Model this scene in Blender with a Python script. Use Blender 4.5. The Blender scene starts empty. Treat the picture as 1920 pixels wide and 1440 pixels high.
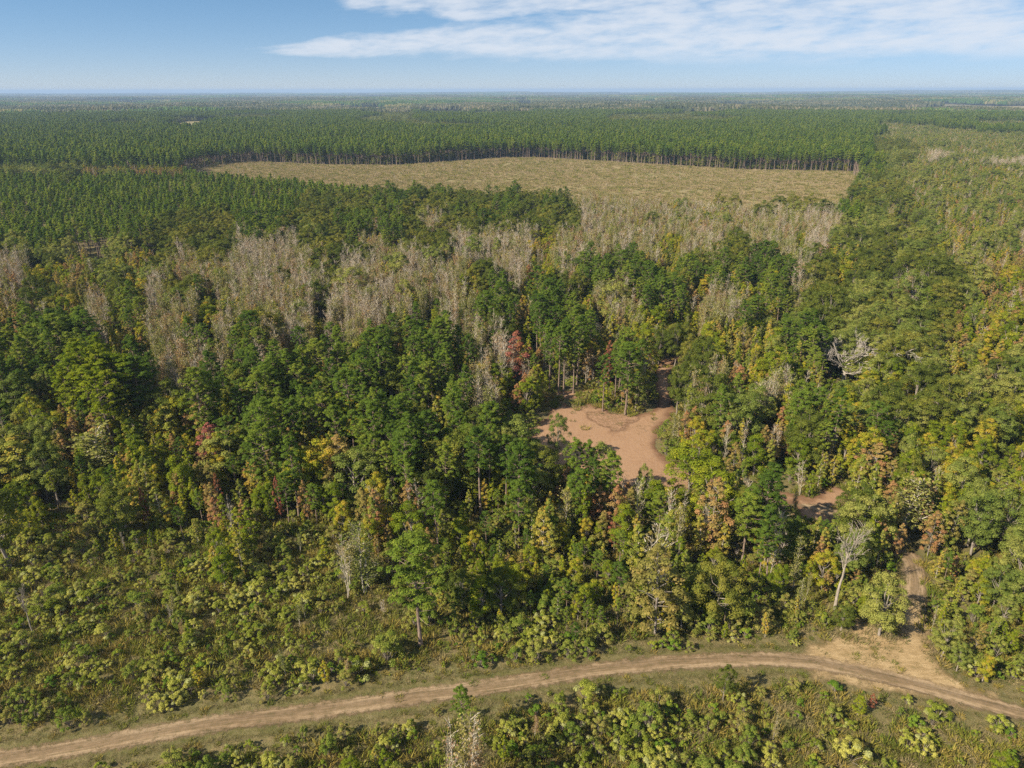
import bpy, math, random
import numpy as np

rng = np.random.default_rng(7)
random.seed(7)
PI = math.pi
scene = bpy.context.scene
COL = scene.collection

# ------------------------------------------------------------------ camera
CAM_H = 70.0
FPX = 1331.0                       # focal length in pixels of the 1920 wide photograph
PITCH = math.radians(22.5)
ROLL = math.radians(0.10)
cam_d = bpy.data.cameras.new('camera')
cam = bpy.data.objects.new('camera', cam_d)
COL.objects.link(cam)
cam.location = (0, 0, CAM_H)
cam.rotation_euler = (PI / 2 - PITCH, ROLL, 0)
cam_d.sensor_width = 36.0
cam_d.lens = 36.0 * FPX / 1920.0
cam_d.clip_start = 1.0
cam_d.clip_end = 90000.0
scene.camera = cam

# ------------------------------------------------------------------ light
SUN_EL = math.radians(37)
SH = np.array([0.84, 0.54]); SH = SH / np.linalg.norm(SH)       # direction the shadows fall in
sun_d = bpy.data.lights.new('sun', 'SUN')
sun_d.energy = 5.0
sun_d.angle = math.radians(0.5)
sun_d.color = (1.0, 0.895, 0.70)
sun = bpy.data.objects.new('sun', sun_d)
COL.objects.link(sun)
from mathutils import Vector
sdir = Vector((SH[0] * math.cos(SUN_EL), SH[1] * math.cos(SUN_EL), -math.sin(SUN_EL)))
sun.rotation_euler = sdir.to_track_quat('-Z', 'Y').to_euler()
SUN_AZ = math.atan2(-SH[0], -SH[1])                             # compass angle of the sun from +Y

world = bpy.data.worlds.new('World')
scene.world = world
world.use_nodes = True
nt = world.node_tree
for n in list(nt.nodes):
    nt.nodes.remove(n)

def N(nt, t, **kw):
    n = nt.nodes.new(t)
    for k, v in kw.items():
        setattr(n, k, v)
    return n

def L(nt, a, b):
    nt.links.new(a, b)

def MATH(nt, op, a, b=None, c=None, clamp=False):
    n = nt.nodes.new('ShaderNodeMath')
    n.operation = op
    n.use_clamp = clamp
    for i, v in enumerate((a, b, c)):
        if v is None:
            continue
        if isinstance(v, (int, float)):
            n.inputs[i].default_value = v
        else:
            nt.links.new(v, n.inputs[i])
    return n.outputs[0]

def SMOOTH(nt, v, lo, hi):
    n = nt.nodes.new('ShaderNodeMapRange')
    n.interpolation_type = 'SMOOTHSTEP'
    nt.links.new(v, n.inputs['Value'])
    n.inputs['From Min'].default_value = lo
    n.inputs['From Max'].default_value = hi
    return n.outputs['Result']

def NOISE(nt, vec, scale, detail=4.0, rough=0.55, dim='3D', dist=0.0):
    n = nt.nodes.new('ShaderNodeTexNoise')
    n.noise_dimensions = dim
    n.inputs['Scale'].default_value = scale
    n.inputs['Detail'].default_value = detail
    n.inputs['Roughness'].default_value = rough
    n.inputs['Distortion'].default_value = dist
    if vec is not None:
        nt.links.new(vec, n.inputs['Vector'])
    return n.outputs['Fac']

def MIXC(nt, f, a, b):
    n = nt.nodes.new('ShaderNodeMix')
    n.data_type = 'RGBA'
    for sock, v in ((n.inputs['Factor'], f), (n.inputs[6], a), (n.inputs[7], b)):
        if isinstance(v, (int, float)):
            sock.default_value = v
        elif isinstance(v, tuple):
            sock.default_value = (*v, 1.0)
        else:
            nt.links.new(v, sock)
    return n.outputs[2]

def MAPV(nt, vec, scale=(1, 1, 1), rot=(0, 0, 0), loc=(0, 0, 0)):
    n = nt.nodes.new('ShaderNodeMapping')
    n.inputs['Scale'].default_value = scale
    n.inputs['Rotation'].default_value = rot
    n.inputs['Location'].default_value = loc
    nt.links.new(vec, n.inputs['Vector'])
    return n.outputs[0]

tc = N(nt, 'ShaderNodeTexCoord')
sep = N(nt, 'ShaderNodeSeparateXYZ')
L(nt, tc.outputs['Generated'], sep.inputs[0])
# real skies turn blue quicker above the haze than the clear-air model does
zz = MATH(nt, 'MULTIPLY_ADD', MATH(nt, 'MAXIMUM', sep.outputs['Z'], 0.0), 1.7, 0.17)
cmb = N(nt, 'ShaderNodeCombineXYZ')
L(nt, sep.outputs['X'], cmb.inputs[0]); L(nt, sep.outputs['Y'], cmb.inputs[1]); L(nt, zz, cmb.inputs[2])
nrm = N(nt, 'ShaderNodeVectorMath', operation='NORMALIZE')
L(nt, cmb.outputs[0], nrm.inputs[0])
sky = N(nt, 'ShaderNodeTexSky')
sky.sky_type = 'NISHITA'
sky.sun_disc = False
sky.sun_elevation = SUN_EL
sky.sun_rotation = SUN_AZ
sky.altitude = 100
sky.air_density = 1.0
sky.dust_density = 0.3
sky.ozone_density = 1.0
L(nt, nrm.outputs[0], sky.inputs['Vector'])
# thin high cirrus streaks, ahead and to the right
az = MATH(nt, 'ARCTAN2', sep.outputs['X'], sep.outputs['Y'])
el = MATH(nt, 'ARCSINE', sep.outputs['Z'])
cc = N(nt, 'ShaderNodeCombineXYZ')
L(nt, MATH(nt, 'MULTIPLY', az, 1.0), cc.inputs[0])
L(nt, MATH(nt, 'MULTIPLY_ADD', az, -0.045, MATH(nt, 'MULTIPLY', el, 1.0)), cc.inputs[1])
warp = NOISE(nt, MAPV(nt, cc.outputs[0], (5, 26, 1), loc=(7.1, 3.0, 0)), 1.0, 4, 0.55)
fib = NOISE(nt, MAPV(nt, cc.outputs[0], (13, 70, 1), loc=(1.3, 2.2, 0), rot=(0, 0, 0.05)), 1.0, 8, 0.62, dist=0.5)
puff = NOISE(nt, MAPV(nt, cc.outputs[0], (26, 95, 1), loc=(4.3, 6.2, 0)), 1.0, 6, 0.58)
# a long band of cirrus that rises and widens to the right, a thicker patch above its left end
cen = MATH(nt, 'MULTIPLY_ADD', az, 0.035, 0.058)
wid = MATH(nt, 'MULTIPLY_ADD', MATH(nt, 'MAXIMUM', MATH(nt, 'ADD', az, 0.34), 0.0), 0.060, 0.004)
off = MATH(nt, 'ABSOLUTE', MATH(nt, 'SUBTRACT', MATH(nt, 'ADD', el, MATH(nt, 'MULTIPLY_ADD', warp, 0.030, -0.015)), cen))
band = MATH(nt, 'SUBTRACT', 1.0, SMOOTH(nt, MATH(nt, 'DIVIDE', off, wid), 0.45, 1.7))
band = MATH(nt, 'MULTIPLY', band, SMOOTH(nt, az, -0.37, -0.24))
patch = MATH(nt, 'MULTIPLY', SMOOTH(nt, MATH(nt, 'ADD', el, MATH(nt, 'MULTIPLY_ADD', warp, 0.04, -0.02)), 0.072, 0.092), SMOOTH(nt, az, -0.27, -0.17))
mask = MATH(nt, 'MAXIMUM', band, patch)
den = MATH(nt, 'ADD', MATH(nt, 'MULTIPLY', warp, 0.25), MATH(nt, 'ADD', MATH(nt, 'MULTIPLY', fib, 0.40), MATH(nt, 'MULTIPLY', puff, 0.35)))
cl = SMOOTH(nt, MATH(nt, 'ADD', den, MATH(nt, 'MULTIPLY_ADD', mask, 0.36, -0.24)), 0.40, 0.72)
cl = MATH(nt, 'MULTIPLY', cl, MATH(nt, 'MULTIPLY', SMOOTH(nt, el, 0.018, 0.05), 0.85))
tint = N(nt, 'ShaderNodeVectorMath', operation='MULTIPLY')
L(nt, sky.outputs[0], tint.inputs[0]); tint.inputs[1].default_value = (0.79, 1.05, 1.12)
# pale air near the horizon
low = MATH(nt, 'POWER', 2.718, MATH(nt, 'MULTIPLY', MATH(nt, 'MAXIMUM', el, 0.0), -26.0))
skyb = MIXC(nt, MATH(nt, 'MULTIPLY', low, 0.85), tint.outputs[0], (4.35, 4.45, 4.35))
skyc = MIXC(nt, cl, skyb, (5.2, 5.55, 6.1))
bg = N(nt, 'ShaderNodeBackground')
bg.inputs['Strength'].default_value = 0.071
L(nt, skyc, bg.inputs['Color'])
out = N(nt, 'ShaderNodeOutputWorld')
L(nt, bg.outputs[0], out.inputs['Surface'])
world.cycles.sampling_method = 'MANUAL'
world.cycles.sample_map_resolution = 512

scene.view_settings.view_transform = 'Standard'
scene.view_settings.look = 'None'
scene.view_settings.exposure = 1.05
scene.view_settings.gamma = 1.0
scene.view_settings.use_curve_mapping = False
cy = scene.cycles
cy.max_bounces = 4
cy.diffuse_bounces = 3
cy.glossy_bounces = 1
cy.transmission_bounces = 2
cy.transparent_max_bounces = 8
cy.volume_bounces = 0
cy.use_denoising = False
cy.caustics_reflective = False
cy.caustics_refractive = False
cy.sample_clamp_indirect = 2.5

# ------------------------------------------------------------------ numeric helpers
def vnoise(x, y, seed=0):
    x = np.asarray(x, float); y = np.asarray(y, float)
    xi = np.floor(x).astype(np.int64); yi = np.floor(y).astype(np.int64)
    fx = x - xi; fy = y - yi
    fx = fx * fx * (3 - 2 * fx); fy = fy * fy * (3 - 2 * fy)
    def h(a, b):
        n = (a * 374761393 + b * 668265263 + seed * 1442695041) & 0x7fffffff
        n = ((n ^ (n >> 13)) * 1274126177) & 0x7fffffff
        return ((n ^ (n >> 16)) & 0xffff) / 65535.0
    return (h(xi, yi) * (1 - fx) + h(xi + 1, yi) * fx) * (1 - fy) + (h(xi, yi + 1) * (1 - fx) + h(xi + 1, yi + 1) * fx) * fy

RE = 6.371e6
def height(x, y):
    x = np.asarray(x, float); y = np.asarray(y, float)
    d = np.hypot(x, y)
    z = (vnoise(x / 70, y / 70, 1) - 0.5) * 0.8
    z = z + (vnoise(x / 900, y / 900, 2) - 0.5) * 14 * np.clip((d - 1300) / 2500, 0, 1)
    far = np.clip((d - 6000) / 9000, 0, 1)
    z = z + far * (vnoise(x / 5200, y / 3000, 3) * 45 + vnoise(x / 1600, y / 1500, 4) * 26 - 26)
    z = z + far * 26 * np.clip((x / np.maximum(y, 1) - 0.15) / 0.45, 0, 1)
    return z - d * d / (2 * RE)

CP, SP, CR, SR = math.cos(PITCH), math.sin(PITCH), math.cos(ROLL), math.sin(ROLL)
FWD = np.array([0, CP, -SP]); UP0 = np.array([0, SP, CP]); RT0 = np.array([1.0, 0, 0])
_m = cam.rotation_euler.to_matrix()
RT = np.array(_m.col[0]); UPV = np.array(_m.col[1]); FWD = -np.array(_m.col[2])

def project(x, y, z):
    dx, dy, dz = np.asarray(x, float), np.asarray(y, float), np.asarray(z, float) - CAM_H
    Z = np.maximum(dx * FWD[0] + dy * FWD[1] + dz * FWD[2], 0.01)
    X = dx * RT[0] + dy * RT[1] + dz * RT[2]
    Y = dx * UPV[0] + dy * UPV[1] + dz * UPV[2]
    return 960 + FPX * X / Z, 720 - FPX * Y / Z, Z

def at(px, py, z=0.0):
    """the point of the plane at height z that the photograph shows at (px, py)"""
    d = FWD * FPX + RT * (px - 960) - UPV * (py - 720)
    t = (z - CAM_H) / d[2]
    return d[0] * t, d[1] * t

def ground_poly(pts, z=0.0):
    return np.array([at(a, b, z) for a, b in pts])

def in_poly(px, py, poly):
    px = np.asarray(px, float); py = np.asarray(py, float)
    c = np.zeros(px.shape, bool)
    n = len(poly)
    for i in range(n):
        x1, y1 = poly[i]; x2, y2 = poly[(i + 1) % n]
        if y1 == y2:
            continue
        m = ((y1 > py) != (y2 > py)) & (px < (x2 - x1) * (py - y1) / (y2 - y1) + x1)
        c ^= m
    return c

def seg_dist(px, py, line, closed=False):
    """distance to a polyline, signed side offset and length along it"""
    best = np.full(np.shape(px), 1e9); side = np.zeros(np.shape(px)); along = np.zeros(np.shape(px))
    acc = 0.0
    n = len(line)
    for i in range(n if closed else n - 1):
        x1, y1 = line[i]; x2, y2 = line[(i + 1) % n]
        dx, dy = x2 - x1, y2 - y1
        l2 = dx * dx + dy * dy + 1e-9
        t = np.clip(((px - x1) * dx + (py - y1) * dy) / l2, 0, 1)
        qx, qy = x1 + t * dx, y1 + t * dy
        d = np.hypot(px - qx, py - qy)
        m = d < best
        best = np.where(m, d, best)
        s = np.sign((px - x1) * dy - (py - y1) * dx)
        side = np.where(m, s * d, side)
        along = np.where(m, acc + t * math.sqrt(l2), along)
        acc += math.sqrt(l2)
    return best, side, along

def smooth_line(pts, n=10):
    pts = np.array(pts, float)
    P = np.vstack([2 * pts[0] - pts[1], pts, 2 * pts[-1] - pts[-2]])
    o = []
    for i in range(1, len(P) - 2):
        for k in range(n):
            t = k / n
            o.append(0.5 * ((2 * P[i]) + (-P[i - 1] + P[i + 1]) * t + (2 * P[i - 1] - 5 * P[i] + 4 * P[i + 1] - P[i + 2]) * t * t
                            + (-P[i - 1] + 3 * P[i] - 3 * P[i + 1] + P[i + 2]) * t ** 3))
    o.append(pts[-1])
    return np.array(o)

# ------------------------------------------------------------------ layout, read off the photograph
ROAD = smooth_line(ground_poly([(-160, 1450), (-40, 1430), (100, 1410), (250, 1384), (400, 1359), (560, 1340), (700, 1320), (850, 1299), (960, 1284),
                                (1100, 1261), (1250, 1245), (1400, 1237), (1500, 1239), (1600, 1256), (1700, 1278), (1780, 1299), (1860, 1321), (1930, 1338), (2060, 1362)]))
TRACK = smooth_line(ground_poly([(1790, 1302), (1742, 1272), (1716, 1240), (1712, 1180), (1713, 1120), (1714, 1075), (1700, 1040), (1650, 1000),
                                 (1580, 968), (1510, 940), (1400, 915), (1300, 895), (1240, 880)]))
PATH_BACK = smooth_line(ground_poly([(1215, 800), (1243, 765), (1247, 735), (1243, 705), (1250, 680), (1275, 668), (1310, 664)]))
PATH_LEFT = smooth_line(ground_poly([(1110, 800), (1060, 768), (1030, 745), (1090, 738), (1120, 735)]))
CLEARING_PX = [(990, 880), (985, 830), (1000, 795), (1035, 765), (1100, 757), (1160, 772), (1180, 779), (1230, 764), (1268, 768), (1248, 785), (1231, 808),
               (1231, 832), (1247, 852), (1290, 872), (1310, 905), (1290, 945), (1200, 950), (1090, 920), (1030, 900)]
WEEDY_NOTCH_PX = [(1095, 771), (1200, 773), (1185, 790), (1172, 803), (1150, 808), (1125, 795)]
FIELD_PX = [(348, 321), (400, 311), (470, 304), (600, 309), (750, 310), (850, 303), (950, 297), (1020, 297), (1100, 301), (1250, 311), (1400, 319),
            (1595, 323), (1612, 345), (1600, 372), (1585, 415), (1500, 428), (1400, 425), (1250, 412), (1060, 399), (800, 387), (640, 382), (560, 372), (450, 362), (380, 355), (345, 340)]
JUNCTION_PX = [(1470, 1240), (1530, 1208), (1585, 1165), (1600, 1145), (1640, 1175), (1685, 1190), (1692, 1120), (1736, 1120), (1744, 1200), (1772, 1250), (1850, 1298), (1920, 1322),
               (1900, 1345), (1800, 1322), (1700, 1300), (1600, 1290), (1540, 1270)]
SANDY_GAP_PX = [(1480, 925), (1515, 930), (1550, 908), (1590, 915), (1600, 945), (1570, 985), (1530, 992), (1495, 965)]
CLEARING = ground_poly(CLEARING_PX); NOTCH = ground_poly(WEEDY_NOTCH_PX); FIELD = ground_poly(FIELD_PX)
JUNCTION = ground_poly(JUNCTION_PX); SANDY_GAP = ground_poly(SANDY_GAP_PX)
FAR_FIELDS = [[(300, 236), (345, 231), (410, 229), (420, 233), (370, 237), (310, 240)],
              [(780, 209), (900, 209), (880, 212), (790, 212)],
              [(1850, 200), (1990, 199), (1990, 205), (1855, 206)],
              [(640, 202), (730, 202), (725, 204), (645, 204)],
              [(1330, 196), (1440, 196), (1430, 198.5), (1335, 198)],
              [(980, 193), (1010, 193), (1008, 195), (984, 195)],
              [(200, 193), (330, 192.5), (320, 194), (210, 194)],
              [(1120, 190), (1250, 190), (1240, 191.5), (1125, 191.5)]]
def behind_trees(poly):
    """the near rim of a far field lies lower than it looks, hidden by the trees before it"""
    ym = sum(p[1] for p in poly) / len(poly)
    o = []
    for px, py in poly:
        d = math.hypot(*at(px, py))
        o.append((px, py + 17 * FPX / d if py > ym else py))
    return o
FAR_FIELDS_G = [ground_poly(behind_trees(p)) for p in FAR_FIELDS]

# parts of the picture where bare ground is seen and nothing may stand in front of it
OPEN_VIEW = [
    [(1015, 790), (1035, 768), (1100, 762), (1160, 772), (1180, 779), (1230, 768), (1262, 770), (1240, 787), (1226, 810), (1228, 834), (1245, 852), (1262, 872),
     (1262, 905), (1240, 905), (1220, 885), (1190, 868), (1150, 842), (1085, 815), (1075, 822), (1020, 838), (1000, 835), (1008, 808)],
    [(1238, 658), (1285, 666), (1270, 690), (1245, 700), (1232, 690)], [(1022, 740), (1075, 742), (1080, 765), (1020, 775)],
    [(1510, 935), (1535, 940), (1560, 925), (1580, 938), (1555, 965), (1515, 958)],
    [(1688, 1042), (1725, 1032), (1738, 1100), (1744, 1210), (1684, 1210), (1690, 1110)],
    [(-40, 1385), (400, 1325), (850, 1275), (1100, 1235), (1400, 1205), (1560, 1205), (1620, 1190), (1760, 1235), (1960, 1310), (1960, 1350), (1800, 1320),
     (1500, 1262), (1100, 1285), (850, 1325), (400, 1382), (100, 1430), (-40, 1450)],
]
# cells of 40 px, rows from y = 400 down; a letter names the kind of growth seen there
LETTERS = ['P', 'p', 'q', 'O', 'o', 'g', 'y', 'b', 'r', 'B', 'V', 'N', 'm', 'Z', 't', 'S', 's', 'D']
ROWS = [
    [0, 0, 0, 0, 0, 0, 1, 3, 3, 3, 3, 1, 1, 3, 3, 3, 1, 1, 1, 3, 9, 3, 3, 3, 3, 3, 3, 9, 10, 10, 10, 10, 10, 10, 10, 10, 10, 10, 9, 4, 4, 4, 12, 4, 11, 11, 11, 11],
    [3, 4, 4, 5, 5, 4, 7, 5, 3, 3, 3, 9, 9, 9, 3, 3, 3, 10, 5, 3, 3, 9, 9, 9, 9, 7, 10, 10, 10, 10, 10, 6, 10, 10, 3, 10, 10, 6, 9, 4, 3, 3, 4, 4, 11, 11, 11, 11],
    [9, 5, 5, 7, 4, 5, 7, 4, 10, 10, 10, 9, 9, 9, 10, 3, 9, 10, 10, 9, 10, 10, 3, 9, 9, 7, 10, 1, 1, 1, 1, 6, 1, 1, 12, 1, 1, 9, 3, 6, 3, 3, 3, 3, 3, 11, 11, 7],
    [7, 3, 3, 7, 12, 3, 5, 9, 3, 10, 10, 9, 9, 10, 9, 9, 10, 10, 9, 10, 9, 10, 7, 1, 12, 1, 3, 12, 10, 12, 1, 1, 7, 12, 6, 12, 1, 10, 3, 4, 4, 4, 10, 4, 3, 4, 7, 7],
    [7, 7, 8, 8, 9, 12, 1, 10, 10, 5, 5, 10, 10, 10, 9, 9, 9, 9, 10, 12, 12, 10, 1, 1, 7, 1, 1, 7, 12, 10, 6, 8, 7, 10, 10, 1, 12, 4, 3, 4, 4, 4, 4, 3, 3, 11, 8, 7],
    [1, 1, 1, 1, 9, 6, 7, 10, 10, 1, 9, 1, 10, 9, 10, 12, 10, 1, 1, 1, 1, 1, 10, 12, 12, 1, 1, 1, 7, 6, 6, 3, 3, 6, 6, 6, 4, 1, 1, 4, 4, 4, 4, 4, 8, 6, 7, 7],
    [1, 1, 1, 1, 12, 6, 12, 10, 10, 9, 10, 1, 10, 12, 1, 1, 1, 1, 6, 1, 1, 7, 1, 9, 8, 1, 1, 7, 7, 1, 7, 5, 3, 5, 6, 6, 6, 1, 1, 4, 4, 4, 4, 4, 6, 5, 7, 7],
    [1, 1, 7, 2, 2, 1, 1, 9, 9, 10, 1, 1, 1, 1, 1, 1, 1, 1, 1, 1, 1, 1, 9, 12, 7, 1, 1, 7, 1, 1, 4, 3, 4, 9, 7, 8, 6, 6, 1, 1, 5, 5, 5, 3, 3, 4, 7, 4],
    [4, 4, 7, 2, 2, 1, 7, 3, 9, 1, 1, 1, 1, 1, 1, 1, 1, 1, 7, 1, 6, 1, 9, 12, 6, 12, 1, 6, 6, 1, 1, 3, 9, 1, 1, 4, 9, 1, 1, 5, 5, 3, 3, 3, 3, 4, 13, 13],
    [1, 4, 7, 6, 2, 3, 7, 6, 7, 8, 12, 1, 1, 1, 1, 1, 1, 1, 1, 1, 6, 1, 1, 3, 4, 1, 12, 12, 12, 5, 5, 5, 7, 12, 7, 12, 7, 6, 1, 1, 5, 1, 5, 5, 5, 5, 4, 5],
    [6, 4, 7, 7, 7, 12, 12, 5, 12, 8, 4, 1, 1, 7, 6, 6, 7, 1, 1, 1, 1, 7, 1, 4, 4, 1, 17, 1, 17, 17, 17, 5, 5, 5, 7, 12, 7, 12, 12, 5, 5, 7, 5, 5, 5, 5, 5, 13],
    [6, 4, 12, 12, 7, 12, 6, 12, 12, 8, 12, 12, 7, 1, 5, 6, 4, 12, 1, 1, 1, 7, 1, 1, 1, 4, 1, 1, 1, 1, 1, 5, 5, 5, 12, 5, 5, 12, 12, 12, 6, 7, 4, 5, 5, 5, 3, 13],
    [5, 3, 2, 12, 12, 3, 6, 12, 7, 8, 12, 12, 8, 12, 6, 6, 4, 12, 12, 12, 1, 12, 1, 12, 1, 4, 12, 6, 1, 7, 1, 1, 5, 7, 7, 1, 1, 4, 12, 12, 6, 6, 7, 7, 5, 5, 5, 5],
    [12, 3, 2, 12, 12, 6, 12, 8, 12, 12, 8, 12, 12, 12, 12, 12, 12, 7, 12, 7, 12, 12, 12, 12, 12, 1, 6, 7, 12, 7, 5, 5, 5, 7, 7, 1, 1, 12, 12, 12, 4, 7, 7, 7, 5, 4, 4, 4],
    [3, 12, 14, 14, 15, 14, 14, 12, 12, 12, 12, 8, 14, 14, 14, 12, 12, 12, 12, 7, 12, 12, 12, 12, 12, 6, 12, 12, 7, 5, 12, 9, 4, 7, 1, 1, 1, 12, 7, 12, 4, 6, 7, 6, 6, 4, 4, 4],
    [15, 15, 14, 14, 14, 14, 14, 14, 14, 12, 8, 14, 14, 14, 14, 12, 9, 12, 5, 12, 7, 12, 12, 12, 12, 12, 12, 12, 12, 12, 7, 6, 4, 12, 1, 1, 5, 12, 7, 4, 5, 6, 6, 3, 3, 4, 12, 4],
    [15, 15, 15, 14, 14, 14, 14, 14, 14, 15, 15, 15, 15, 15, 15, 14, 4, 12, 12, 12, 12, 12, 12, 12, 12, 12, 12, 12, 12, 12, 6, 6, 4, 12, 12, 12, 5, 6, 6, 12, 12, 5, 16, 5, 12, 12, 5, 5],
    [14, 15, 14, 15, 15, 14, 14, 14, 14, 15, 15, 15, 15, 15, 14, 14, 14, 14, 16, 12, 12, 12, 12, 12, 12, 12, 12, 12, 12, 12, 6, 6, 12, 12, 12, 12, 12, 6, 12, 12, 5, 5, 16, 5, 5, 12, 5, 5],
    [15, 14, 15, 15, 14, 14, 14, 14, 14, 14, 15, 15, 15, 15, 14, 14, 16, 16, 16, 12, 12, 12, 12, 15, 12, 12, 12, 12, 12, 12, 6, 12, 12, 12, 12, 6, 12, 12, 16, 5, 12, 16, 16, 14, 15, 4, 5, 5],
    [15, 15, 15, 14, 15, 14, 14, 14, 14, 15, 15, 15, 16, 15, 14, 16, 16, 16, 16, 16, 16, 14, 15, 15, 15, 15, 12, 12, 12, 16, 14, 12, 6, 14, 14, 6, 16, 16, 16, 5, 16, 16, 16, 14, 5, 5, 14, 5],
    [15, 15, 14, 15, 16, 16, 16, 16, 15, 15, 15, 15, 16, 15, 16, 16, 16, 14, 14, 16, 16, 16, 15, 16, 15, 16, 16, 14, 16, 16, 16, 16, 16, 16, 16, 16, 16, 16, 16, 16, 16, 16, 16, 14, 14, 5, 5, 5],
    [15, 14, 15, 15, 15, 16, 15, 15, 15, 15, 14, 14, 15, 15, 15, 15, 15, 16, 16, 16, 16, 16, 16, 16, 16, 16, 16, 16, 16, 16, 16, 16, 16, 16, 16, 16, 16, 16, 16, 16, 16, 16, 16, 14, 15, 15, 15, 14],
    [14, 14, 14, 14, 16, 16, 16, 15, 15, 14, 14, 16, 14, 15, 16, 16, 16, 16, 16, 16, 16, 16, 16, 16, 16, 16, 14, 16, 16, 16, 16, 16, 16, 16, 16, 16, 16, 16, 16, 16, 16, 16, 16, 16, 16, 15, 16, 16],
    [14, 14, 14, 14, 16, 16, 16, 14, 14, 16, 16, 16, 16, 16, 16, 16, 16, 16, 16, 16, 16, 16, 16, 16, 14, 15, 15, 15, 15, 15, 15, 15, 15, 14, 14, 16, 14, 16, 16, 14, 14, 16, 16, 16, 16, 16, 16, 15],
    [16, 16, 16, 16, 16, 16, 16, 16, 16, 16, 16, 16, 16, 14, 14, 14, 14, 16, 15, 14, 14, 12, 14, 15, 15, 15, 15, 14, 15, 15, 15, 15, 16, 14, 14, 14, 14, 16, 16, 16, 16, 16, 15, 15, 16, 16, 16, 14],
    [16, 16, 16, 16, 16, 16, 14, 14, 14, 14, 14, 15, 15, 15, 14, 14, 12, 12, 14, 14, 12, 9, 12, 14, 15, 15, 14, 15, 14, 15, 15, 15, 15, 15, 14, 14, 16, 16, 15, 15, 16, 16, 16, 16, 16, 16, 16, 5],
]
GRID = np.array([ord(c) for c in LETTERS])[np.array(ROWS)]

def zone_at(px, py):
    """letter (as a number) of the growth seen at a pixel of the photograph"""
    px = np.asarray(px, float); py = np.asarray(py, float)
    wx = px + (vnoise(px / 22, py / 22, 11) - 0.5) * 44
    wy = py + (vnoise(px / 22, py / 22, 12) - 0.5) * 34
    c = np.clip((wx // 40).astype(int), 0, 47)
    r = np.clip(((wy - 400) // 40).astype(int), 0, len(ROWS) - 1)
    z = GRID[r, c]
    far = wy < 400
    P, Nn, O, V, B, b, m = (ord(k) for k in 'PNOVBbm')
    zf = np.full(px.shape, P)
    edge = 1650 - (py - 255) * 0.33 + (vnoise(px / 30, py / 7, 25) - 0.5) * 70                       # the tree line that closes the field on the right
    right = px > edge
    zf = np.where(right & (py > 245), Nn, zf)
    zf = np.where(right & (py > 225) & (py <= 262) & (vnoise(px / 60, py / 9, 5) > 0.45), Nn, zf)
    zf = np.where(right & (py > 290) & (py < 312) & (px > 1740) & (vnoise(px / 35, py / 7, 6) > 0.6), B, zf)
    zf = np.where(right & (px < edge + 25 + 60 * vnoise(px / 40, py / 14, 15)) & (py > 262), np.where(vnoise(px / 25, py / 9, 16) > 0.55, O, ord('o')), zf)
    zf = np.where((px < 345) & (py > 306) & (py < 324), np.where(vnoise(px / 30, py / 10, 7) > 0.4, b, ord('o')), zf)
    zf = np.where((px > 690) & (px <= 1070) & (py > 335), np.where(vnoise(px / 26, py / 12, 8) > 0.38, O, ord('p')), zf)
    zf = np.where((px > 560) & (px <= 700) & (py > 360), ord('O'), zf)
    zf = np.where((px > 1070) & (px < 1570) & (py > 335), V, zf)
    zf = np.where((py < 240) & (vnoise(px / 120, py / 6, 9) > 0.60), np.where(vnoise(px / 14, py / 3, 10) > 0.5, ord('o'), O), zf)
    return np.where(far, zf, z)

# ------------------------------------------------------------------ materials
def new_mat(name):
    m = bpy.data.materials.new(name)
    m.use_nodes = True
    nt = m.node_tree
    for n in list(nt.nodes):
        nt.nodes.remove(n)
    return m, nt

def ramp(nt, fac, stops):
    n = nt.nodes.new('ShaderNodeValToRGB')
    cr = n.color_ramp
    while len(cr.elements) < len(stops):
        cr.elements.new(0.5)
    for e, (p, c) in zip(cr.elements, stops):
        e.position = p
        e.color = (*c, 1)
    nt.links.new(fac, n.inputs[0])
    return n.outputs[0]

def leaf_mat(name, stops, wo=0.5, wc=0.3, wl=0.2, transl=0.24, gain=1.7, accent=None):
    """leaves: the colour varies from tree to tree, clump to clump and leaf to leaf"""
    m, nt = new_mat(name)
    oi = N(nt, 'ShaderNodeObjectInfo')
    at_ = N(nt, 'ShaderNodeAttribute', attribute_name='var')
    s = N(nt, 'ShaderNodeSeparateColor')
    L(nt, at_.outputs['Color'], s.inputs[0])
    f = MATH(nt, 'ADD', MATH(nt, 'MULTIPLY', oi.outputs['Random'], wo),
             MATH(nt, 'ADD', MATH(nt, 'MULTIPLY', s.outputs[0], wc), MATH(nt, 'MULTIPLY', s.outputs[1], wl)))
    f = MATH(nt, 'MULTIPLY_ADD', f, gain, 0.5 - gain / 2, clamp=True)
    c = ramp(nt, f, stops)
    if accent:
        col, lo = accent
        c = MIXC(nt, SMOOTH(nt, s.outputs[0], lo, lo + 0.12), c, col)
    # brightness scatter
    br = MATH(nt, 'MULTIPLY_ADD', s.outputs[1], 0.5, 0.75)
    v = N(nt, 'ShaderNodeVectorMath', operation='SCALE')
    L(nt, c, v.inputs[0]); L(nt, br, v.inputs[3])
    d = N(nt, 'ShaderNodeBsdfDiffuse'); t = N(nt, 'ShaderNodeBsdfTranslucent')
    L(nt, v.outputs[0], d.inputs[0]); L(nt, v.outputs[0], t.inputs[0])
    mx = N(nt, 'ShaderNodeMixShader'); mx.inputs[0].default_value = transl
    L(nt, d.outputs[0], mx.inputs[1]); L(nt, t.outputs[0], mx.inputs[2])
    o = N(nt, 'ShaderNodeOutputMaterial')
    L(nt, mx.outputs[0], o.inputs[0])
    return m

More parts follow.
